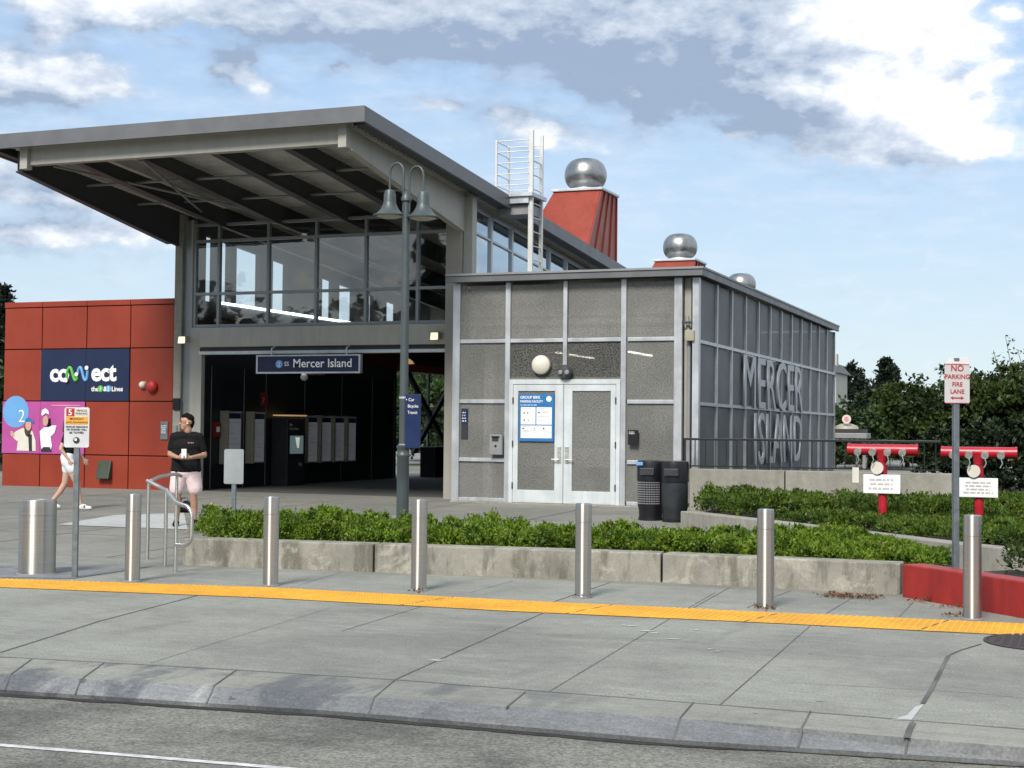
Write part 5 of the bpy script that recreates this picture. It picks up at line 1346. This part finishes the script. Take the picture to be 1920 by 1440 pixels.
# a few thin shoots over the thicket
sprig = thing('wispy_branch', (-1.1, 30, .3), 'thin twiggy shoots rising above the thicket left of the no parking sign', 'branch')
sb = MB(); P = []
r = random.Random(4)
for k in range(7):
    x = -1.7+k*.22; z = 3.0+r.uniform(.15, .55); sb.tube([(x, 30, 2.2), (x+.05, 30, 2.8), (x-.08, 30, z)], [.012, .008, .004], 5)
    for i in range(26): t = r.uniform(.55, 1); P.append((x+r.uniform(-.10, .10), 30+r.uniform(-.1, .1), 2.2+(z-2.2)*t))
obj('stems', sb, M['bark'], sprig)
V, Q = leaves(np.array(P), .08, np.random.default_rng(3), None, .5); arr_mesh('leaves', V, Q, M['tree1'], sprig)

def conifer(base, h, r, n, size, label, seed, m='conif'):
    t = thing('conifer', base, label, 'tree'); rng = np.random.default_rng(seed); P = []
    lv = 22
    for i in range(lv):
        f = i/lv; z = base[2]+h*(.12+.88*f); rad = r*(1-f)**.85*rng.uniform(.75, 1.15)+.05
        for j in range(9):
            a = rng.uniform(0, 2*pi); q = np.linspace(.1, 1, max(3, int(n/lv/9)))
            d_ = np.stack([base[0]+rad*q*cos(a)+rng.normal(0, .05*r, len(q)), base[1]+rad*q*sin(a)+rng.normal(0, .05*r, len(q)), z-rad*.35*q+rng.normal(0, .03*r, len(q))], 1); P.append(d_)
    V, Q = leaves(np.concatenate(P), size, rng, None, .5); arr_mesh('crown', V, Q, M[m], t)
    obj('trunk', MB().cyl(base, (base[0], base[1], base[2]+h*.98), r*.10, .02, 8), M['bark'], t); return t
def at(u, v, dist):
    d = fw+rr*(u-960)/F-uu*(v-720)/F; k = dist/hypot(d[0], d[1]); return Vector((d[0]*k, d[1]*k, EYE+d[2]*k))
def ct(u, vtop, dist, r, label, seed, n=7000, size=.3):
    p = at(u, vtop, dist); return conifer((p.x, p.y, -.3), p.z+.3, r, n, size, label, seed)
ct(1660, 668, 105, 2.4, 'pointed dark conifer on the skyline right of the round-topped tree', 31)
ct(1672, 680, 112, 2.2, 'second pointed conifer close behind the skyline conifer', 35)
ct(8, 528, 60, 1.6, 'dark conifer at the left edge behind the red block', 32, 8000, .2)
ct(-30, 560, 62, 1.9, 'dark conifer just outside the left edge', 33, 6000, .2)
p = at(1604, 682, 100)
tree('broad_tree', (p.x, p.y, -.3), [(p.x, p.y, p.z-2.4, 1.5, 1.5, 2.3), (p.x+.9, p.y, p.z-3.2, 1.4, 1.4, 1.9), (p.x-.3, p.y, p.z-1.3, 1.0, 1.0, 1.2), (p.x+1.6, p.y, p.z-4.2, 1.5, 1.4, 1.8)], 12000, .26, M['conif'], 'round-topped dark tree on the skyline beside the far house', 34, .25)
for i, (u, v, dist, rx, lab) in enumerate([(1588, 765, 70, 2.0, 'pale green tree right beside the far end of the mesh building'), (1630, 742, 62, 2.0, 'mid green tree below the skyline conifers'),
                                           (1700, 725, 66, 3.0, 'green tree behind the olive thicket'), (6, 690, 48, 1.2, 'light green tree at the left edge below the conifer')]):
    p = at(u, v, dist)
    tree('broad_tree', (p.x, p.y, -.3), rb_(p.x, p.y, 0.2, p.z, rx, rx, 9, 40+i), 11000, .20, M['fargreen'], lab, 50+i, .12)
for i, (x, y, h, lab) in enumerate([(-24, 53, 4.3, 'green tree seen through the side opening of the hall'), (-27.3, 60, 5, 'tree behind the hall, seen through its cross bracing')]):
    tree('broad_tree', (x, y, 0), rb_(x, y, .2, h, 3.0, 3.0, 10, 60+i), 9000, .28, M['fargreen'], lab, 70+i, .15)
# far wood closing the horizon
rng = np.random.default_rng(90); P = []
for k in range(420):
    a = radians(-70+90*k/420); d_ = rng.uniform(170, 230); h = rng.uniform(3.0, 5.2)
    c_ = np.array([d_*sin(a), d_*cos(a), 0]); q = rng.normal(size=(110, 3))*np.array([3, 3, h*.42]); q[:, 2] = np.abs(q[:, 2])*1.0; P.append(c_+q)
P = np.concatenate(P); V, Q = leaves(P, 1.1, rng, None, .7)
tag(arr_mesh('far_wood', V, Q, M['conif']), 'distant dark belt of woodland along the horizon', 'woodland', kind='stuff')
P = []
for k in range(110):
    x = -120+k*1.9; h = 9.3+1.8*sin(k*.9)+rng.uniform(-1.5, 2.5); q = rng.normal(size=(150, 3))*np.array([1.3, 1.3, 1.])
    q[:, 2] = rng.uniform(.2, h, 150); P.append(q+np.array([x, -38+rng.uniform(-3, 3), 0]))
P = np.concatenate(P); V, Q = leaves(P, 1.3, rng, None, .7)
tag(arr_mesh('street_trees', V, Q, M['conif']), 'belt of dark trees across the street behind the viewer', 'woodland', kind='stuff')
conifer((-41, -34, 0), 18.5, 3.2, 9000, .5, 'tall dark conifer across the street, mirrored in the hall glazing', 77)
conifer((-33, -36, 0), 14, 3.0, 7000, .5, 'shorter conifer across the street, mirrored in the hall glazing', 78)
# far house
p = at(1573, 722, 84); 
fhz = thing('far_house', (p.x, p.y, 0), 'small pale house with a grey roof beside the round-topped tree', 'house')
hx, hy, hz_ = p.x, p.y, p.z
obj('wall', MB().box(hx-2.2, hx+.15, hy-2, hy+2, -.4, hz_+.6), M['housew'], fhz)
hroof = obj('roof', MB().prism([(hx-2.6, hz_+.6), (hx+.35, hz_+.6), (hx-.2, hz_+1.2), (hx-1.8, hz_+1.2)], 'y', hy-2.3, hy+2.3), M['roofs'], fhz)
obj('chimney', MB().box(hx-.3, hx-.05, hy-.5, hy+.1, hz_+.7, hz_+1.7), M['housew'], hroof)
obj('window', MB().box(hx-.9, hx-.1, hy-2.03, hy-2.001, hz_-.4, hz_+.3), M['dark2'], fhz)
# low far roof with the pink emblem
p = at(1590, 812, 52)
ks = thing('far_canopy', (p.x, p.y, 0), 'low pale canopy with a pink emblem seen past the mesh building', 'canopy')
obj('slab', MB().box(p.x-.9, p.x+.7, p.y-.5, p.y+.5, p.z-.18, p.z), M['grey'], ks, bev=.02)
obj('dark_band', MB().box(p.x-.8, p.x+.6, p.y-.45, p.y+.45, p.z+.002, p.z+.14), M['dark2'], ks)
obj('mound', MB().lathe([(.42, p.z+.14), (.38, p.z+.24), (.2, p.z+.31), (.02, p.z+.34)], (p.x-.05, p.y, 0), 20), M['tan'], ks)
obj('emblem', MB().lathe([(.15, -.01), (.15, .01)], (p.x+.02, p.y-.46, p.z+.47), 24, 'y'), M['cream'], ks); obj('emblem_mark', MB().lathe([(.085, -.003), (.085, .003)], (p.x+.02, p.y-.475, p.z+.47), 24, 'y'), M['pinkp'], ks)
for x in (-.7, .5): obj('post', MB().box(p.x+x, p.x+x+.1, p.y-.05, p.y+.05, 0, p.z-.18), M['grey'], ks)

# ================================================================== PEOPLE
def capsules(L, voxel, smooth=4):
    """one continuous skin grown over tapered limbs: L of (p0, r0, p1, r1)"""
    b = bmesh.new()
    for p0, r0, p1, r1 in L:
        p0, p1 = Vector(p0), Vector(p1)
        for p, r in ((p0, r0), (p1, r1)):
            bmesh.ops.create_icosphere(b, subdivisions=2, radius=r, matrix=Matrix.Translation(p))
        d = p1-p0
        if d.length > 1e-4:
            q = d.to_track_quat('Z', 'Y').to_matrix().to_4x4()
            bmesh.ops.create_cone(b, cap_ends=True, segments=14, radius1=r0, radius2=r1, depth=d.length, matrix=Matrix.Translation((p0+p1)/2) @ q)
    me = bpy.data.meshes.new('tmp'); b.to_mesh(me); b.free()
    o = bpy.data.objects.new('tmp', me); C.objects.link(o)
    q = o.modifiers.new('r', 'REMESH'); q.mode = 'VOXEL'; q.voxel_size = voxel; q.use_smooth_shade = True
    if smooth: s = o.modifiers.new('s', 'SMOOTH'); s.factor = .5; s.iterations = smooth
    bpy.context.view_layer.update()
    r_ = bpy.data.meshes.new_from_object(o.evaluated_get(bpy.context.evaluated_depsgraph_get()))
    bpy.data.objects.remove(o); bpy.data.meshes.remove(me)
    for pl2 in r_.polygons: pl2.use_smooth = True
    return r_
def hand(wr, dirn, side, curl=.5):
    """palm, four bent fingers and a thumb from the wrist; dirn forward, side towards the thumb"""
    d = Vector(dirn).normalized(); s = Vector(side); s = (s-d*s.dot(d)).normalized(); n = d.cross(s)
    w = Vector(wr); L = [(w, .024, w+d*.045, .024)]
    for k, (o_, ln_) in enumerate(((.027, .070), (.009, .078), (-.009, .072), (-.026, .058))):
        b = w+d*.085+s*o_; L.append((w+d*.03+s*o_*.8, .015, b, .013))
        m_ = b+(d*cos(curl)-n*sin(curl))*ln_*.5; e_ = m_+(d*cos(curl*2)-n*sin(curl*2))*ln_*.5
        L += [(b, .0095, m_, .009), (m_, .009, e_, .0075)]
    t0 = w+d*.03+s*.026; t1 = t0+(d*.6+s*.75-n*.3).normalized()*.035; t2 = t1+(d*.9+s*.1-n*.4).normalized()*.03
    L += [(t0, .013, t1, .011), (t1, .011, t2, .009)]
    return L
def head_caps(c, f):
    """skull, jaw, nose, ears round centre c facing f"""
    c = Vector(c); f = Vector(f).normalized(); u_ = Vector((0, 0, 1)); s = f.cross(u_)
    return [(c+u_*.03-f*.02, .088, c+u_*.035+f*.015, .082), (c-u_*.03+f*.02, .068, c-u_*.075+f*.045, .045), (c+f*.095+u_*.005, .010, c+f*.108-u_*.022, .014),
            (c+f*.085+u_*.032+s*.03, .014, c+f*.085+u_*.032-s*.03, .014), (c+f*.084-u_*.052-s*.014, .010, c+f*.084-u_*.052+s*.014, .010),
            (c+s*.082-f*.01+u_*.012, .016, c+s*.084-f*.012-u_*.018, .012), (c-s*.082-f*.01+u_*.012, .016, c-s*.084-f*.012-u_*.018, .012), (c-u_*.05-f*.02, .06, c-u_*.12-f*.02, .056)]
def scale_part(L, k): return L

# man: local frame, front = -y, scaled to 1.71 m
mx, my = -13.0, 19.45; mz = gz(my)
man = thing('person', (mx, my, mz), 'young man in black t-shirt and pale pink shorts standing by the planter, looking left', 'person', rz=radians(28))
hf = (Matrix.Rotation(radians(-28), 3, 'Z') @ Vector((-.74, -.62, 0))).normalized()
HC = Vector((0, -.015, 1.585))
hands = hand((-.085, -.335, 1.06), (.75, -.35, .1), (0, -.1, 1), .7)+hand((.10, -.33, 1.06), (-.85, -.3, .05), (0, -.1, 1), .7)
body = head_caps(HC, hf)+[((0, .01, 1.42), .055, (0, .005, 1.50), .054), ((-.13, .01, 1.37), .075, (.13, .01, 1.37), .075), ((-.08, 0, 1.22), .115, (.08, 0, 1.22), .115),
        ((-.07, 0, 1.0), .105, (.07, 0, 1.0), .105), ((-.08, .0, .90), .115, (.08, .0, .90), .115),
        ((-.19, .01, 1.38), .058, (-.245, .02, 1.10), .045), ((-.245, .02, 1.10), .042, (-.09, -.33, 1.06), .028),
        ((.19, .01, 1.38), .058, (.27, .03, 1.09), .045), ((.27, .03, 1.09), .044, (.105, -.325, 1.06), .028),
        ((-.10, 0, .86), .095, (-.12, -.01, .48), .060), ((-.12, -.01, .48), .058, (-.125, .02, .30), .056), ((-.125, .02, .30), .052, (-.13, .02, .09), .036), ((-.13, .02, .05), .034, (-.14, -.13, .035), .030),
        ((.10, 0, .86), .095, (.12, .0, .48), .060), ((.12, .0, .48), .058, (.13, .03, .30), .056), ((.13, .03, .30), .052, (.135, .03, .09), .036), ((.135, .03, .05), .034, (.16, -.12, .035), .030)]+hands
mesh_obj('body', capsules(body, .008, 3), M['skin1'], man, world=False)
shirt = [((-.14, .01, 1.37), .085, (.14, .01, 1.37), .085), ((-.085, 0, 1.22), .138, (.085, 0, 1.22), .138), ((-.085, 0, 1.12), .136, (.085, 0, 1.12), .136), ((-.09, 0, 1.02), .134, (.09, 0, 1.02), .134), ((-.095, 0, .94), .136, (.095, 0, .94), .136), ((-.10, 0, .87), .138, (.10, 0, .87), .138),
         ((-.19, .01, 1.375), .068, (-.228, .015, 1.19), .064), ((.19, .01, 1.375), .068, (.245, .02, 1.18), .064), ((0, .015, 1.40), .068, (0, .012, 1.44), .062)]
mesh_obj('t_shirt', capsules(shirt, .012, 4), M['tshirt'], man, world=False)
words('shirt_print', .02, -.126, 1.265, .12, .035, 1, M['pinkp'], man, 3, world=False)
shorts = [((-.10, 0, .83), .133, (.10, 0, .83), .133), ((-.10, 0, .80), .130, (-.135, -.01, .60), .112), ((.10, 0, .80), .130, (.14, 0, .60), .112), ((-.135, -.01, .60), .112, (-.14, -.01, .57), .110), ((.14, 0, .60), .112, (.145, 0, .57), .110)]
sh_me = capsules(shorts, .012, 4)
mesh_obj('shorts', sh_me, M['pink'], man, world=False)
hr_ = [(HC+Vector((0, 0, .058))-hf*.032, .088, HC+Vector((0, 0, .085))+hf*.018, .066), (HC-hf*.055+Vector((0, 0, .01)), .068, HC-hf*.055+Vector((0, 0, -.035)), .055), (HC+Vector((0, 0, .105))+hf*.0, .055, HC+Vector((0, 0, .105))+hf*.05, .036)]
mesh_obj('hair', capsules(hr_, .009, 1), M['hair'], man, world=False)
hs_ = hf.cross(Vector((0, 0, 1)))
ft_ = MB()
for s_ in (-1, 1): 
    e_ = HC+hf*.092+Vector((0, 0, .018))+hs_*.028*s_
    ft_.lathe([(.008, -.004), (.005, .004)], tuple(e_), 8); ft_.cyl(HC+hf*.098+Vector((0, 0, .040))+hs_*.012*s_, HC+hf*.088+Vector((0, 0, .038))+hs_*.045*s_, .005, n=6)
obj('eyes_and_brows', ft_, M['hair'], man, world=False)
obj('earbud', MB().lathe([(.012, -.01), (.013, .008)], tuple(HC-hs_*.094+Vector((0, 0, -.005))), 12).lathe([(.012, -.01), (.013, .008)], tuple(HC+hs_*.094+Vector((0, 0, -.005))), 12), M['wht'], man, world=False)
for x, y in ((-.135, -.05), (.148, -.045)):
    mesh_obj('shoe', capsules([((x, y+.10, .045), .045, (x*1.06, y-.12, .035), .036), ((x, y+.08, .06), .045, (x, y, .055), .045)], .01, 2), M['tshirt'], man, world=False)
_pm = WM[man.name_full] @ Vector((.005, -.40, 1.10))
ph = thing('phone', tuple(_pm), 'pale phone held in both hands by the standing man', 'phone', rz=radians(28))
obj('case', MB().box(-.038, .038, -.006, .006, -.05, .09), M['wht'], ph, world=False, bev=.004)
# bag and bundle on the ground
bgx, bgy = G(347, 966, .08)[:2]
bgt = thing('bag', (bgx, bgy, gz(bgy)), 'slumped black bag on the paving behind the handrail', 'bag')
mesh_obj('bag_body', capsules([((-.10, 0, .09), .09, (.10, .02, .08), .085), ((0, .02, .14), .07, (.05, .02, .15), .06)], .015, 4), M['tshirt'], bgt, world=False)
obj('strap', MB().tube([(-.10, -.02, .16), (-.05, -.03, .25), (.04, -.02, .26), (.10, 0, .16)], .012, 8), M['black'], bgt, world=False)
bgx, bgy = G(393, 956, .12)[:2]
bn = thing('clothes_bundle', (bgx, bgy, gz(bgy)), 'small dark bundle lying flat on the paving right of the man', 'bundle')
mesh_obj('dark_cloth', capsules([((-.13, 0, .03), .028, (.06, .0, .035), .035), ((.0, .02, .035), .035, (.13, .02, .03), .03)], .012, 3), M['tshirt'], bn, world=False)
mesh_obj('pale_cloth', capsules([((.03, .01, .075), .03, (.11, .01, .055), .025)], .012, 3), M['pinkp'], bn, world=False)

# woman walking to the right: local frame, front = -y, turned to face image right
wx_, wy_ = G(127, 956, .12)[:2]; wz = gz(wy_)
wo = thing('person', (wx_, wy_, wz), 'woman in black top and white shorts walking right behind the parking notice', 'person', rz=radians(21.4+90+6))
HW = Vector((0, -.03, 1.55))
wb = head_caps(HW, Vector((0, -1, -.05)))+[((0, .0, 1.38), .048, (0, -.01, 1.47), .047), ((-.11, .01, 1.34), .062, (.11, .01, 1.34), .062), ((-.07, 0, 1.20), .10, (.07, 0, 1.20), .10), ((-.06, 0, 1.03), .085, (.06, 0, 1.03), .085), ((-.08, .01, .89), .11, (.08, .01, .89), .11),
      ((-.16, .01, 1.34), .048, (-.20, .10, 1.08), .036), ((-.20, .10, 1.08), .036, (-.19, -.04, .88), .024),
      ((.16, .01, 1.34), .048, (.205, -.07, 1.09), .036), ((.205, -.07, 1.09), .036, (.20, -.22, .90), .024),
      ((-.09, 0, .86), .098, (-.09, -.17, .48), .060), ((-.09, -.17, .48), .056, (-.09, -.19, .30), .054), ((-.09, -.19, .30), .050, (-.09, -.24, .09), .034), ((-.09, -.24, .06), .032, (-.09, -.38, .045), .028),
      ((.09, 0, .86), .098, (.09, .07, .47), .060), ((.09, .07, .47), .056, (.09, .16, .31), .052), ((.09, .16, .31), .048, (.09, .30, .14), .032), ((.09, .30, .12), .030, (.09, .22, .03), .028)]
wb += hand((-.19, -.04, .88), (0, -.2, -1), (0, -1, 0), .35)+hand((.20, -.22, .90), (0, -.45, -.9), (0, -.9, .4), .45)
mesh_obj('body', capsules(wb, .008, 3), M['skin2'], wo, world=False)
tp = [((-.11, .01, 1.345), .072, (.11, .01, 1.345), .072), ((-.075, 0, 1.20), .112, (.075, 0, 1.20), .112), ((-.07, 0, 1.04), .10, (.07, 0, 1.04), .10), ((-.15, .01, 1.34), .062, (-.18, .05, 1.20), .056), ((.15, .01, 1.34), .062, (.18, -.03, 1.20), .056)]
mesh_obj('top', capsules(tp, .012, 4), M['tshirt'], wo, world=False)
shw = [((-.085, .01, .92), .122, (.085, .01, .92), .122), ((-.09, 0, .86), .12, (-.095, -.08, .72), .103), ((.09, .01, .86), .12, (.095, .03, .71), .103)]
mesh_obj('shorts', capsules(shw, .012, 4), M['whitecl'], wo, world=False)
mesh_obj('hair', capsules([(HW+Vector((0, .02, .055)), .088, HW+Vector((0, -.01, .065)), .082), (HW+Vector((0, .08, .02)), .055, HW+Vector((0, .12, -.16)), .03)], .01, 1), M['hair2'], wo, world=False)
for x, y, z, r_s in ((-.09, -.31, .045, 0), (.09, .26, .055, .5)):
    mesh_obj('shoe', capsules([((x, y+.09, z+(.07 if r_s else 0)), .042, (x, y-.09, z-.005), .036), ((x, y+.06, z+.03+(.06 if r_s else 0)), .042, (x, y, z+.02), .042)], .01, 2), M['shoe'], wo, world=False)
    obj('shoe_stripe', MB().box(x-.046, x+.046, y-.01, y+.02, z+(.02 if r_s else -.005), z+.045+(.02 if r_s else 0)), M['shoeb'], wo, world=False, bev=.01)
